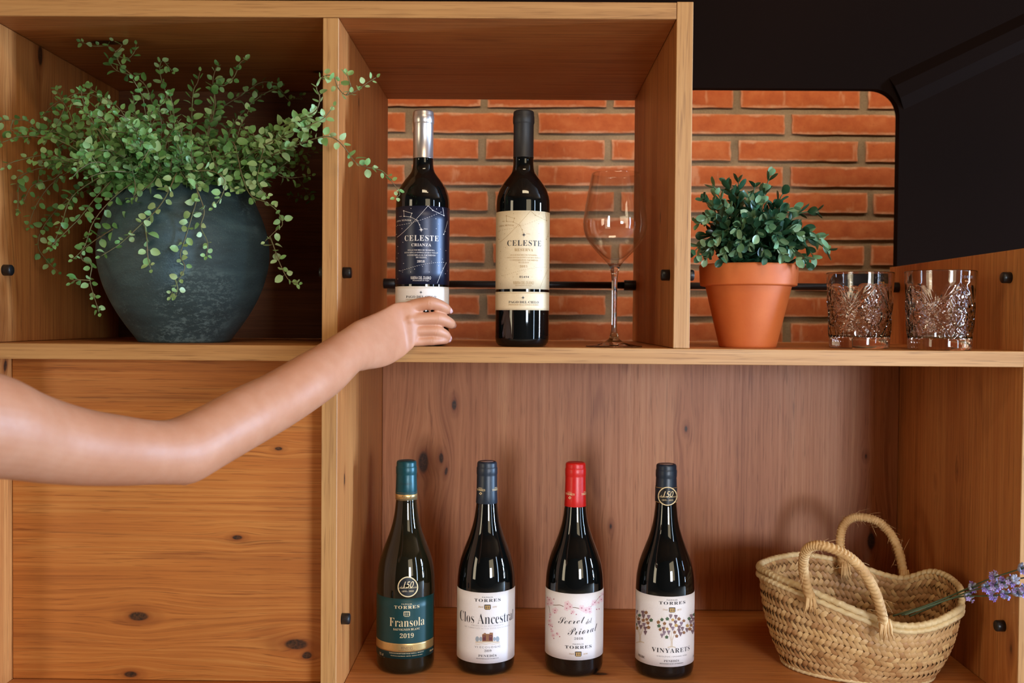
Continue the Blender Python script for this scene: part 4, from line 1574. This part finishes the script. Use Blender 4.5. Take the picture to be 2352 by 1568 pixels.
m_e2 = euc_mat('eucalyptus_leaf_pale', L(84, 124, 88), L(114, 152, 114), L(148, 180, 142))
em = [[leaf_mesh('leaf', 0.0182, 0.0126, 0.42, [m, m_est], 0.42, 0.05, 6, 1.12), leaf_mesh('leaf', 0.0170, 0.0120, 0.22, [m, m_est], 0.55, 0.05, 6, 1.12)] for m in (m_e1, m_e2)]
tips = [((1695, 408), .10), ((1768, 405), .06), ((1636, 424), .07), ((1612, 455), .06), ((1802, 440), .09), ((1872, 487), .07), ((1905, 576), .05), ((1885, 545), .04), ((1606, 512), .04), ((1597, 575), .04), ((1742, 465), .03), ((1822, 478), .05),
        ((1655, 470), .03), ((1720, 452), .05), ((1625, 500), .02), ((1790, 500), .02), ((1690, 530), .01), ((1742, 540), .005), ((1790, 555), .01), ((1640, 555), .01), ((1845, 545), .03), ((1852, 602), .04), ((1620, 598), .03), ((1760, 590), .015), ((1690, 585), .02),
        ((1608, 590), .05), ((1660, 592), .015), ((1720, 575), .01), ((1800, 590), .015), ((1870, 590), .05), ((1612, 540), .10), ((1700, 560), .005), ((1765, 520), .02), ((1668, 420), .08), ((1735, 420), .08), ((1680, 440), .14), ((1750, 440), .15), ((1800, 480), .16), ((1640, 470), .15), ((1715, 500), .02), ((1830, 590), .02), ((1668, 505), .06), ((1775, 470), .10)]
rr = random.Random(5)
ecand = []
for (u, v), Y in tips:
    e = at(u, v, Y) - ER
    if Y < 0.3:
        e.x = max(e.x, PR + 0.012 - ER.x)
    b = Vector((e.x * 0.22 + rr.gauss(0, .008), e.y * 0.25 + rr.gauss(0, .008), 0.104))
    mid = b.lerp(e, 0.55) + Vector((0, 0, 0.014 + 0.20 * math.hypot(e.x, e.y)))
    P = spline([b, b.lerp(mid, .5), mid, mid.lerp(e, .5) + Vector((0, 0, .004)), e], 4)
    n = len(P)
    so = part('stem', *tube(P, [0.0012 - 0.0005 * i / n for i in range(n)], 5), m_est, euc)
    FR = frames(P)
    acc, nxt, side = 0.0, 0.010, rr.uniform(0, 6.28)
    tot = sum((P[i] - P[i - 1]).length for i in range(1, n))
    for i in range(1, n):
        acc += (P[i] - P[i - 1]).length
        while acc > nxt:
            t_, n_, b_ = FR[i]
            side += PI / 2 + rr.gauss(0, .25)
            f = acc / tot
            pale = 1 if f > 0.70 and rr.random() < 0.52 and Y < 0.09 else 0
            for s in (0, PI):
                w = n_ * math.cos(side + s) + b_ * math.sin(side + s)
                dr = (w + t_ * rr.uniform(0.45, 1.1)).normalized()
                M, _ = leaf_frame(P[i], dr, t_ * 1.0 - w * 0.5 + Vector((0, -0.05, 0.1)))
                sc = rr.uniform(0.95, 1.3) * (1.22 - 0.50 * f)
                me = rr.choice(em[pale])
                ML = Matrix.Translation(P[i]) @ M @ Matrix.Diagonal((sc, sc, sc, 1))
                if not clear(ML, [v_.co for v_ in me.vertices], ER):
                    continue
                ecand.append(((ML.translation + ER - EYE).length, me, so, ML))
            nxt += rr.uniform(0.0095, 0.0125)

ecand.sort(key=lambda c: c[0])
for _, me, so, ML in ecand[:300]:
    lo = bpy.data.objects.new('leaf', me)
    COL.objects.link(lo)
    lo.parent = so
    lo.matrix_local = ML
mb = MB()
for _, me, so, ML in ecand[300:]:
    n = len(mb.V)
    mb.V += [tuple(ML @ v.co) for v in me.vertices]
    mb.F += [tuple(i + n for i in p.vertices) for p in me.polygons]
    k = 2 if me in em[1] else 0
    mb.I += [k + p.material_index for p in me.polygons]
if mb.V:
    fo = mb.build('foliage', [m_e1, m_est, m_e2, m_est], euc)
    fo['kind'] = 'stuff'
# ------------------------------------------------------------------ straw basket
BC = Vector((0.5115, 0.152, BT + 0.0002))
BE, BN = Vector((0.945, -0.327, 0)).normalized(), Vector((0.327, 0.945, 0)).normalized()
bas = root('straw_basket', 'woven straw basket with two rope handles in the lower right compartment', 'basket', BC)


RIM_F = [(1738, 1300), (1790, 1326), (1860, 1354), (1950, 1394), (2030, 1430), (2090, 1440), (2150, 1428), (2200, 1400), (2224, 1378)]
RIM_B = [(1738, 1298), (1775, 1283), (1830, 1272), (1900, 1281), (1960, 1297), (2020, 1318), (2075, 1333), (2100, 1322), (2140, 1309), (2180, 1325), (2210, 1356), (2224, 1376)]
BA, BB, BX = 0.144, 0.100, 2 / 2.25      # half axes of the mouth, exponent of its oval


def interp(T, x):
    for (x0, y0), (x1, y1) in zip(T, T[1:]):
        if x <= x1:
            return y0 + (y1 - y0) * max(0.0, (x - x0) / (x1 - x0))
    return T[-1][1]


def mouth_height(th):
    """how high the mouth stands at angle th, from its line in the photo"""
    c, s = math.cos(th), math.sin(th)
    p = BC + BE * math.copysign(abs(c) ** BX, c) * BA + BN * math.copysign(abs(s) ** BX, s) * BB
    z = p.z + 0.11
    d = Vector((p.x, p.y, z)) - EYE
    u = 1176 + d.dot(cr) / d.dot(ef) * FPX
    return at(u, interp(RIM_F if s < 0 else RIM_B, u), p.y).z - BC.z


RZ = [mouth_height(2 * PI * i / 90) for i in range(90)]
for _ in range(3):
    RZ = [(RZ[i - 1] + 2 * RZ[i] + RZ[(i + 1) % 90]) / 4 for i in range(90)]


def rimz(th):
    x = (th / (2 * PI) * 90) % 90
    i = int(x) % 90
    return RZ[i] + (RZ[(i + 1) % 90] - RZ[i]) * (x - int(x))


def bsurf(th, t, off=0.0):
    """point of the basket wall; th round the oval, t from base 0 to rim 1 (basket coordinates)"""
    a = 0.106 + 0.038 * t ** 0.75
    b = 0.074 + 0.026 * t ** 0.75
    a += 0.006 * math.sin(PI * t)
    b += 0.008 * math.sin(PI * t)
    c, s = math.cos(th), math.sin(th)
    e = 2 / 2.25
    p = BE * (math.copysign(abs(c) ** e, c) * (a + off)) + BN * (math.copysign(abs(s) ** e, s) * (b + off))
    p.z = 0.001 + t * (rimz(th) - 0.001)
    return p


def straw(name, c1, c2, c3, rough=0.5):
    t = NT(name)
    pos = t.n('ShaderNodeNewGeometry').outputs['Position']
    n = t.noise(pos, 45, 2)
    n2 = t.noise(pos, 1500, 2)
    f = t.ma('ADD', t.ma('MULTIPLY', n, 0.8), t.ma('ADD', t.ma('MULTIPLY', n2, 0.25), t.ma('MULTIPLY', t.rnd(), 0.0)))
    t.bump(n2, 0.15, 0.0004)
    return t.out(t.ramp(f, [(0.3, c1), (0.52, c2), (0.75, c3)]), rough, Specular_IOR_Level=0.45)


m_straw = [straw('straw_tan', L(176, 132, 84), L(198, 156, 106), L(214, 178, 128)), straw('straw_gold', L(190, 146, 92), L(212, 172, 118), L(224, 190, 138)), straw('straw_brown', L(150, 106, 64), L(176, 130, 84), L(194, 150, 102))]
m_rim = straw('straw_rim', L(204, 172, 122), L(222, 196, 148), L(232, 208, 164), 0.42)
m_rope = straw('rope_fibre', L(178, 132, 80), L(204, 162, 108), L(222, 186, 134), 0.65)
m_core = plain('straw_core', L(128, 90, 52), 0.9)

# the wall under the weave, and the base
V, F = [], []
NT_, NH = 96, 10
for off in (-0.0010, -0.0030):
    for j in range(NH + 1):
        for i in range(NT_):
            V.append(bsurf(2 * PI * i / NT_, 0.985 * j / NH, off))
q = NT_ * (NH + 1)
for j in range(NH):
    for i in range(NT_):
        a, b = j * NT_ + i, j * NT_ + (i + 1) % NT_
        F.append((a, b, b + NT_, a + NT_))
        F.append((q + a, q + a + NT_, q + b + NT_, q + b))
F.append(tuple(range(NT_))[::-1])
F.append(tuple(q + i for i in range(NT_)))
part('basket_wall', V, F, m_core, bas)

# one loop of arc-length samples so that strips keep their size round the oval
def arcs(t):
    P = [bsurf(2 * PI * i / 720, t) for i in range(721)]
    s = [0.0]
    for a, b in zip(P, P[1:]):
        s.append(s[-1] + Vector((b.x - a.x, b.y - a.y, 0)).length)
    return s


def th_of(s, S_):
    s = s % S_[-1]
    lo, hi = 0, 720
    while hi - lo > 1:
        m = (lo + hi) // 2
        if S_[m] <= s:
            lo = m
        else:
            hi = m
    return 2 * PI * (lo + (s - S_[lo]) / max(1e-9, S_[lo + 1] - S_[lo])) / 720


rr = random.Random(77)
ROWS = 12
LEN, WID = 0.0140, 0.0068
strips = []
for side in (1, -1):
    for r in range(ROWS):
        tc = (r + 0.55) / ROWS
        S_ = arcs(tc)
        hz = 0.115
        nst = int(S_[-1] / 0.0084)
        for k in range(nst):
            s0 = S_[-1] * (k + 0.5 * (r % 2) + rr.uniform(-.06, .06)) / nst
            if side < 0 and math.sin(th_of(s0, S_)) < -0.75 and tc > 0.3:
                pass
            tilt = (1 if r % 2 else -1) * rr.uniform(0.70, 0.86)
            ln, wd = LEN * rr.uniform(0.9, 1.12), WID * rr.uniform(0.92, 1.08)
            V = []
            for i in range(4):
                a = i / 3 * 2 - 1
                for j in range(3):
                    w = j - 1
                    ds = a * ln / 2 * math.cos(tilt) - w * wd / 2 * math.sin(tilt)
                    dh = a * ln / 2 * math.sin(tilt) + w * wd / 2 * math.cos(tilt)
                    th = th_of(s0 + ds, S_)
                    t_ = min(0.985, max(0.0, tc + dh / rimz(th)))
                    bul = 0.0022 * (1 - abs(a) ** 2.5) - 0.0009 * w * w - 0.0003
                    V.append(bsurf(th, t_, bul if side > 0 else -0.0040 - bul))
            if side < 0:
                F = [(i * 3 + j, i * 3 + j + 1, i * 3 + j + 4, i * 3 + j + 3) for i in range(3) for j in range(2)]
            else:
                F = [(i * 3 + j, i * 3 + j + 3, i * 3 + j + 4, i * 3 + j + 1) for i in range(3) for j in range(2)]
            c = sum(V, Vector()) / len(V)
            th = th_of(s0, S_)
            nrm = (BE * math.cos(th) / 1.5 + BN * math.sin(th)) * side
            view = (EYE - (c + BC)).normalized()
            vis = nrm.normalized().dot(view)
            strips.append((((c + BC - EYE).length if vis > 0.15 and side > 0 else 9), V, F, rr.choice((0, 0, 0, 0, 1, 1, 2)) if side > 0 else rr.choice((0, 2, 2, 1))))
strips.sort(key=lambda q: q[0])
for d, V, F, c in strips[:300]:
    cc = sum(V, Vector()) / len(V)
    o = part('straw_strip', [v - cc for v in V], F, m_straw[c], bas)
    o.location = cc
mb = MB()
for d, V, F, c in strips[300:]:
    mb.add(V, F, c)
o = mb.build('weave', m_straw, bas)
o['kind'] = 'stuff'


# rim: two coils of wrapped palm leaf
def wrapped(P, r, turns, amp=0.30, seg=12, lean=0.8):
    n = len(P)

    def fn(i, a):
        ph = (i / n * turns + a / (2 * PI) * lean) % 1.0
        return 1 + amp * (ph - 0.4)
    return tube(P, r, seg, fn)


for nm, t_, off, r, turns in (('rim_coil', 1.0, 0.0005, 0.0046, 84), ('rim_coil', 0.925, 0.0022, 0.0038, 76), ('base_coil', 0.03, -0.001, 0.0032, 60)):
    n = 700
    P = [bsurf(2 * PI * i / n + 0.7, t_, off) for i in range(n + 1)]
    if nm == 'base_coil':
        P = [Vector((p.x, p.y, 0.0036)) for p in P]
    part(nm, *wrapped(P, r, turns), m_rim, bas)


# handles: plaited rope arches with loose fibres
def handle(feet, top, seed):
    """feet, top: world points; the arch runs through them"""
    f0, f1 = feet
    mid = (f0 + f1) / 2
    up = top - mid
    P = []
    for i in range(41):
        a = PI * i / 40
        e = 0.82
        c, s = math.cos(a), math.sin(a)
        P.append(mid + (f0 - mid) * math.copysign(abs(c) ** e, c) * (1 + 0.10 * s) + up * (s ** 0.85))
    lo0, lo1 = f0 - Vector((0, 0, 0.012)), f1 - Vector((0, 0, 0.012))
    P = spline([lo0] + P + [lo1], 6)
    P = [p - BC for p in P]
    n = len(P)

    def fn(i, a):
        u_ = i * 0.62
        w = a / (2 * PI) * 3
        return 1 + 0.30 * abs(math.sin(u_ + PI * (w % 1.0 if int(w) % 2 else 1 - w % 1.0))) - 0.14
    h = part('handle', *tube(P, 0.0064, 18, fn), m_rope, bas)
    r_ = random.Random(seed)
    fb = MB()
    FR = frames(P)
    for k in range(95):
        i = r_.randrange(4, n - 4)
        t_, n_, b_ = FR[i]
        a = r_.uniform(0, 2 * PI)
        o_ = n_ * math.cos(a) + b_ * math.sin(a)
        d = (o_ * r_.uniform(.3, 1) + t_ * r_.choice((-1, 1)) * r_.uniform(0.5, 1.4)).normalized()
        l = r_.choice((0.006, 0.009, 0.012, 0.02)) * r_.uniform(.7, 1.2)
        p0 = P[i] + o_ * 0.0060
        bend = Vector((r_.gauss(0, .4), r_.gauss(0, .4), r_.gauss(-.2, .4)))
        fb.add(*tube([p0 + (d + bend * q_ * 0.7) * (l * q_) for q_ in (0, .25, .5, .75, 1)], [0.00028, 0.00026, 0.00024, 0.0002, 0.0001], 4))
    # binding at each foot
    for f in (P[0], P[-1]):
        for k in range(7):
            x = r_.uniform(-.006, .006)
            fb.add(*tube([f + Vector((x, -.004, .020)), f + Vector((x * 1.3, -.0068, .010)), f + Vector((x * 1.5, -.0066, .001)), f + Vector((x * 2.2 + r_.gauss(0, .002), -.0050, -.007 - r_.random() * .006))], [0.0016, 0.0020, 0.0015, 0.0005], 5))
    fo = fb.build('loose_fibres', m_rope, h)
    fo['kind'] = 'stuff'


handle((at(1860, 1372, 0.075), at(2030, 1432, 0.030)), at(1908, 1258, 0.000), 1)
handle((at(1937, 1300, 0.235), at(2075, 1318, 0.225)), at(1985, 1188, 0.255), 2)

# ------------------------------------------------------------------ lavender lying in the basket
m_lst = grainy('lavender_stem', L(74, 92, 66), L(96, 112, 84), 60, 0.6, 0)
m_cal = grainy('lavender_calyx', L(138, 138, 158), L(176, 178, 196), 700, 0.7, 0.3)
m_pet2 = [plain('lavender_petal', L(146, 116, 200), 0.6), plain('lavender_petal_pale', L(178, 154, 216), 0.6)]


def lz(x, y, Y):
    return at(2000 + x / 4.2614, 1200 + y / 4.2614, Y)


def sprig(label, pts, whorls, seed):
    r_ = random.Random(seed)
    P = spline([lz(x, y, Y - (0.013 * (seed - 1) if seed < 4 else 0.0)) for x, y, Y in pts], 8)
    base = P[0].copy()
    ro = root('lavender_sprig', label, 'flower', base, 'lavender sprigs in the basket')
    P = [p - base for p in P]
    n = len(P)
    part('stem', *tube(P, [0.0013 - 0.0004 * i / n for i in range(n)], 7), m_lst, ro)
    FR = frames(P)
    for (wx, wy) in whorls:
        # nearest stem point to the whorl's place in the photo
        best = min(range(n), key=lambda i: (lambda q: (q[0] - wx) ** 2 + (q[1] - wy) ** 2)(lproj(P[i] + base)))
        c, (t_, n_, b_) = P[best], FR[best]
        w, fl = MB(), MB()
        for k in range(9):
            a = 2 * PI * k / 9 + r_.uniform(-.3, .3)
            o_ = n_ * math.cos(a) + b_ * math.sin(a)
            d = (o_ * r_.uniform(.55, .9) + t_).normalized()
            L_ = r_.uniform(.0085, .0112)
            w.add(*tube([c + d * L_ * q_ + o_ * 0.0008 for q_ in (0, .2, .5, .8, 1)], [0.0009, 0.0019, 0.0023, 0.0020, 0.0012], 7))
            if r_.random() < 0.42:
                e = c + d * L_
                mi = r_.randrange(2)
                x_ = d.orthogonal().normalized()
                y_ = d.cross(x_)
                for m in range(5):
                    b = 2 * PI * m / 5
                    s_ = x_ * math.cos(b) + y_ * math.sin(b)
                    p1 = e + d * 0.0015 + s_ * 0.0028
                    tt = d.cross(s_) * 0.0013
                    V = [e - tt * .4, e + tt * .4, p1 + tt, p1 + s_ * 0.0012, p1 - tt, e - d * 0.0004]
                    fl.add(V, [(0, 1, 2, 3, 4), (0, 4, 5), (1, 5, 2)], mi)
        wo = w.build('flower_whorl', m_cal, ro)
        if fl.V:
            fl.build('petals', m_pet2, wo)


def lproj(p):
    d = p - EYE
    k = FPX / d.dot(ef)
    u, v = 1176 + d.dot(cr) * k, 784 - d.dot(cu) * k
    return (u - 2000) * 4.2614, (v - 1200) * 4.2614


sprig('lavender sprig that reaches highest, its stem above the others, out over the basket rim',
      [(215, 912, 0.13), (480, 830, 0.125), (720, 742, 0.11), (930, 650, 0.085), (1150, 555, 0.04), (1420, 466, -0.015), (1640, 400, -0.05)], [(1175, 548), (1440, 460), (1540, 430), (1620, 405)], 1)
sprig('lavender sprig second from the top, its bare stem crossing the oak panel edge',
      [(300, 905, 0.12), (520, 820, 0.115), (750, 728, 0.10), (1000, 632, 0.06), (1200, 586, 0.02), (1500, 540, -0.03), (1700, 512, -0.06)], [(975, 612), (1590, 525), (1660, 515)], 2)
sprig('lavender sprig with a dense purple head close above the lowest one',
      [(330, 902, 0.115), (560, 820, 0.11), (780, 742, 0.095), (980, 668, 0.06), (1120, 632, 0.03), (1300, 590, -0.005), (1400, 560, -0.02)], [(1100, 640), (1200, 615), (1260, 600), (1330, 580), (1385, 562)], 3)
sprig('lowest lavender sprig, its flower heads spaced along a pale stem right above the basket rim',
      [(380, 915, 0.11), (560, 840, 0.105), (720, 764, 0.09), (900, 722, 0.06), (1130, 717, 0.02), (1330, 698, -0.015), (1560, 650, -0.05)], [(930, 720), (1165, 712), (1275, 703), (1375, 688), (1465, 670), (1540, 655)], 4)
# ------------------------------------------------------------------ the arm and hand
def px(u, v, Y, hw):
    p = at(u, v, Y)
    return p, hw * ((p - EYE).dot(ef)) / FPX


t = NT('skin')
pos = t.n('ShaderNodeNewGeometry').outputs['Position']
n1 = t.noise(pos, 9, 3)
n2 = t.noise(pos, 420, 3, 0.6)
n3 = t.noise(pos, 60, 3)
col = t.ramp(t.ma('ADD', t.ma('MULTIPLY', n1, 0.6), t.ma('MULTIPLY', n3, 0.4)), [(0.3, L(186, 124, 90)), (0.5, L(194, 134, 101)), (0.72, L(203, 147, 116))])
mole = at(150, 957, -0.52)
t.bump(t.ma('ADD', n2, t.ma('MULTIPLY', n3, 0.6)), 0.10, 0.0008)
m_skin = t.out(col, t.ma('MULTIPLY_ADD', n2, 0.20, 0.40), Specular_IOR_Level=0.55)
t.b.inputs['Subsurface Weight'].default_value = 0.12
t.b.inputs['Subsurface Radius'].default_value = (1.0, 0.35, 0.18)
t.b.inputs['Subsurface Scale'].default_value = 0.006
m_nail = plain('fingernail', L(226, 178, 172), 0.22)


def section_tube(secs, seg=28):
    """secs: (centre, half width across, half depth) lofted; widths lie in the picture's plane, depth towards the room"""
    C = [s[0] for s in secs]
    V, F = [], []
    n = len(C)
    for i in range(n):
        tg = (C[min(i + 1, n - 1)] - C[max(i - 1, 0)]).normalized()
        fwd = Vector((0, 1, 0))
        across = tg.cross(fwd).normalized()
        dep = across.cross(tg).normalized()
        for k in range(seg):
            a = 2 * PI * k / seg
            V.append(C[i] + across * secs[i][1] * math.cos(a) + dep * secs[i][2] * math.sin(a))
    for i in range(n - 1):
        for k in range(seg):
            k2 = (k + 1) % seg
            F.append((i * seg + k, i * seg + k2, (i + 1) * seg + k2, (i + 1) * seg + k))
    F.append(tuple(range(seg))[::-1])
    F.append(tuple((n - 1) * seg + k for k in range(seg)))
    return V, F


# outline of the arm and the back of the hand: upper edge, lower edge, depth, thickness against width
EDGE = [((-420, 780), (-420, 1085), -.60, .95), ((-300, 800), (-300, 1090), -.58, .95), ((-150, 825), (-150, 1095), -.545, .95), ((0, 858), (0, 1100), -.50, .95), ((100, 905), (95, 1110), -.465, .95), ((200, 938), (190, 1115), -.43, .95),
        ((285, 954), (275, 1115), -.395, .95), ((340, 963), (345, 1113), -.372, .94), ((374, 965), (396, 1113), -.354, .92), ((402, 959), (428, 1113), -.340, .92), ((432, 947), (455, 1103), -.326, .92), ((468, 930), (493, 1081), -.310, .92),
        ((500, 912), (540, 1054), -.293, .92), ((538, 892), (603, 1018), -.268, .93), ((608, 860), (671, 977), -.226, .93), ((678, 820), (737, 932), -.186, .90), ((725, 794), (783, 896), -.152, .84), ((772, 766), (823, 854), -.120, .76),
        ((795, 752), (834, 851), -.106, .68), ((818, 737), (848, 848), -.090, .58), ((842, 727), (870, 845), -.068, .47), ((865, 717), (891, 839), -.047, .38), ((885, 707), (909, 830), -.029, .30), ((905, 696), (926, 819), -.0155, .24), ((921, 693), (937, 810), -.0105, .20), ((936, 693), (948, 800), -.0085, .17), ((947, 696), (954, 790), -.0058, .15), ((954, 700), (958, 784), -.0025, .14), ((958, 704), (961, 783), .0005, .10)]
secs = []
for tp, bt, Y, k in EDGE:
    A, B = at(*tp, Y), at(*bt, Y)
    secs.append((*((A + B) / 2), *((A - B) / 2), k))
secs = smoothprof(secs, 4)
NS = 36
V, F = [], []
C = [Vector(q[:3]) for q in secs]
for i, q in enumerate(secs):
    tg = (C[min(i + 1, len(C) - 1)] - C[max(i - 1, 0)]).normalized()
    ac = Vector(q[3:6])
    dep = ac.cross(tg).normalized() * ac.length * q[6]
    for k in range(NS):
        a = 2 * PI * k / NS
        V.append(C[i] + ac * math.cos(a) + dep * math.sin(a))
for i in range(len(C) - 1):
    for k in range(NS):
        k2 = (k + 1) % NS
        F.append((i * NS + k, i * NS + k2, (i + 1) * NS + k2, (i + 1) * NS + k))
F.append(tuple(range(NS))[::-1])
F.append(tuple((len(C) - 1) * NS + k for k in range(NS)))
body = MB().add(V, F)


def ball(p, r, sc=(1, 1, 1)):
    bm = bmesh.new()
    bmesh.ops.create_uvsphere(bm, u_segments=16, v_segments=10, radius=r)
    V = [Vector((v.co.x * sc[0], v.co.y * sc[1], v.co.z * sc[2])) + p for v in bm.verts]
    bm.verts.index_update()
    F = [tuple(v.index for v in f.verts) for f in bm.faces]
    bm.free()
    return V, F


c, r = px(-425, 932, -0.602, 151)
body.add(*ball(c, r))                 # round of the shoulder
# bony point of the elbow, wrist bone, knuckles
for u, v, Y, h in ((424, 1101, -0.338, 14), (416, 1072, -0.348, 36), (927, 711, -0.0070, 13.6), (938, 735, -0.0090, 13.4), (941, 761, -0.0070, 12.2), (936, 784, -0.0080, 10.6)):
    c, r = px(u, v, Y, h)
    body.add(*ball(c, r))
# heel of the palm and the web towards the thumb, on the far side
for a, b, r0, r1 in (((845, 790, -0.065), (898, 775, 0.000), 0.018, 0.012), ((850, 768, -0.060), (892, 735, 0.015), 0.016, 0.011)):
    pa, pb = at(*a), at(*b)
    body.add(*tube([pa.lerp(pb, k / 5) for k in range(6)], [r0 + (r1 - r0) * k / 5 for k in range(6)], 14))
# fingers: joints measured in the photo, curled round the front of the bottle
FING = [
    [(893, 724, -0.0215, 13.5), (911, 717, -0.0120, 14.8), (928, 711, -0.0040, 15.8), (957, 701, None, 15.6), (986, 696, None, 15.6), (1003, 699, None, 14.2), (1015, 704, None, 13.4), (1024, 709, None, 12.0), (1029, 713, None, 9.0)],
    [(900, 746, -0.0215, 13), (920, 740, -0.0120, 14.2), (940, 735, -0.0055, 15.2), (970, 731.5, None, 14.6), (1003, 731, None, 14.8), (1019, 735, None, 13.9), (1029, 740, None, 13.2), (1036, 744, None, 11.6), (1038, 747, None, 8.6)],
    [(902, 770, -0.0190, 12), (923, 765, -0.0105, 13.0), (943, 761, -0.0035, 13.8), (972, 759.5, None, 13.0), (1001, 759.5, None, 13.2), (1014, 764, None, 12.4), (1021, 768, None, 12.0), (1026, 773, None, 10.8), (1028, 775, None, 8.2)],
    [(900, 795, -0.0180, 11), (919, 789, -0.0105, 11.4), (937, 784, -0.0065, 11.4), (966, 783.5, None, 11.6), (992, 782, None, 11.2), (1005, 781.5, None, 10.8), (1015, 781, None, 10.2), (1023, 781, None, 9.4), (1027, 781, None, 7.2)],
]


def grip(u, v, h):
    """depth at which a finger of half width h lies against the front of the bottle"""
    Y = 0.0
    for _ in range(8):
        p, r = px(u, v, Y, h)
        d, x = b1.R + r * 0.98 + 0.0022, p.x - b1.X
        Y = b1.Y - math.sqrt(max(d * d - x * x, 0.00002))
    return Y


FING = [[(u, v, grip(u, v, h) if Y is None else Y, h) for u, v, Y, h in jt] for jt in FING]
tips = []
for jt in FING:
    P = smoothprof([(*px(u, v, Y, h)[0], px(u, v, Y, h)[1]) for u, v, Y, h in jt], 5)
    Q = [Vector(p[:3]) for p in P]
    body.add(*tube(Q, [p[3] for p in P], 16))
    body.add(*ball(Q[-1], P[-1][3] * 1.0))
    c, r = px(*jt[4][:3], jt[4][3] * 1.06)
    body.add(*ball(c, r))
    tips.append((Q, P))
# thumb: leaves the wrist side of the palm and closes behind the bottle
TH = [(848, 762, -0.060, 18), (872, 750, -0.025, 17), (887, 740, 0.018, 15), (893, 734, 0.055, 13.5), (908, 731, 0.0870, 12.5), (928, 729, 0.1000, 11.0), (944, 728, 0.1020, 8)]
P = smoothprof([(*px(u, v, Y, h)[0], px(u, v, Y, h)[1] * 1.0) for u, v, Y, h in TH], 5)
body.add(*tube([Vector(p[:3]) for p in P], [p[3] for p in P], 16))
tips.append(([Vector(p[:3]) for p in P], P))

per = root('person', 'bare arm and hand of a person reaching in from the left and gripping a bottle', 'person', at(424, 1082, -0.335))
PO = per.location.copy()
me = mesh('arm_raw', [Vector(v) - PO for v in body.V], body.F)
tmp = bpy.data.objects.new('arm_raw', me)
COL.objects.link(tmp)
md = tmp.modifiers.new('r', 'REMESH')
md.mode, md.voxel_size = 'VOXEL', 0.0011
sm = tmp.modifiers.new('s', 'SMOOTH')
sm.factor, sm.iterations = 0.5, 17
dg = bpy.context.evaluated_depsgraph_get()
am = bpy.data.meshes.new_from_object(tmp.evaluated_get(dg))
am.polygons.foreach_set('use_smooth', [True] * len(am.polygons))
bpy.data.objects.remove(tmp)
bpy.data.meshes.remove(me)
# creases over the finger joints and shallow tendon lines, pressed into the skin
cre = []
for jt in FING:
    for j, w in ((4, 0.0006), (6, 0.00035)):
        u, v, Y, h = jt[j]
        p = at(u, v, Y)
        tg = (at(*jt[j + 1][:3]) - at(*jt[j - 1][:3])).normalized()
        cre.append((p - PO, tg, w, h * 0.62 / 1650))
import numpy as np
co = np.empty(len(am.vertices) * 3, dtype=np.float32)
am.vertices.foreach_get('co', co)
co = co.reshape(-1, 3)
no = np.empty(len(am.vertices) * 3, dtype=np.float32)
am.vertices.foreach_get('normal', no)
no = no.reshape(-1, 3)
for p, tg, w, ext in cre:
    d = co - np.array(p, dtype=np.float32)
    s = d @ np.array(tg, dtype=np.float32)
    rad_ = np.linalg.norm(d, axis=1)
    near = np.exp(-(rad_ / (ext * 2.6)) ** 4)
    pat = np.exp(-((s - 0.0011) / 0.0006) ** 2) + np.exp(-((s + 0.0011) / 0.0006) ** 2) + 0.6 * np.exp(-((s - 0.0030) / 0.0005) ** 2)
    front = np.clip(-no[:, 1], 0, 1)
    co -= no * (w * pat * near * front)[:, None]
am.vertices.foreach_set('co', co.ravel())
am.update()
arm_o = link('arm', am, m_skin, per)
# fingernails
for fi, (Q, P) in enumerate(tips):
    tip, prev = Q[-1], Q[-4]
    r = P[-4][3]
    tg = (Q[-1] - Q[-6]).normalized()
    ax = Vector((b1.X, b1.Y, tip.z))
    outw = (tip - ax)
    outw.z = 0
    outw = (outw - tg * outw.dot(tg)).normalized()
    side = tg.cross(outw).normalized()
    V, F = [], []
    c = Q[-3] + tg * 0.001
    for i in range(6):
        f = i / 5
        ln = -0.0050 + 0.0108 * f
        w = r * 0.66 * (1.0 if 0.15 < f < 0.85 else 0.72)
        for j in range(7):
            g_ = j / 6 * 2 - 1
            drop = r * 0.42 * g_ * g_ + (0.0011 * max(0, f - .5) * 2) + (0.0012 if f < 0.1 else 0)
            V.append(c + tg * ln + side * w * g_ + outw * (r * 0.98 + 0.0005 - drop) - PO)
    for i in range(5):
        for j in range(6):
            a = i * 7 + j
            F.append((a, a + 1, a + 8, a + 7))
    m = mesh('fingernail', V, F)
    bm = bmesh.new()
    bm.from_mesh(m)
    bmesh.ops.solidify(bm, geom=bm.faces[:], thickness=0.0006)
    bm.to_mesh(m)
    bm.free()
    m.polygons.foreach_set('use_smooth', [True] * len(m.polygons))
    link('fingernail', m, m_nail, arm_o)
V, F = ball(Vector((0, 0, 0)), 0.0012, (1, .5, .8))
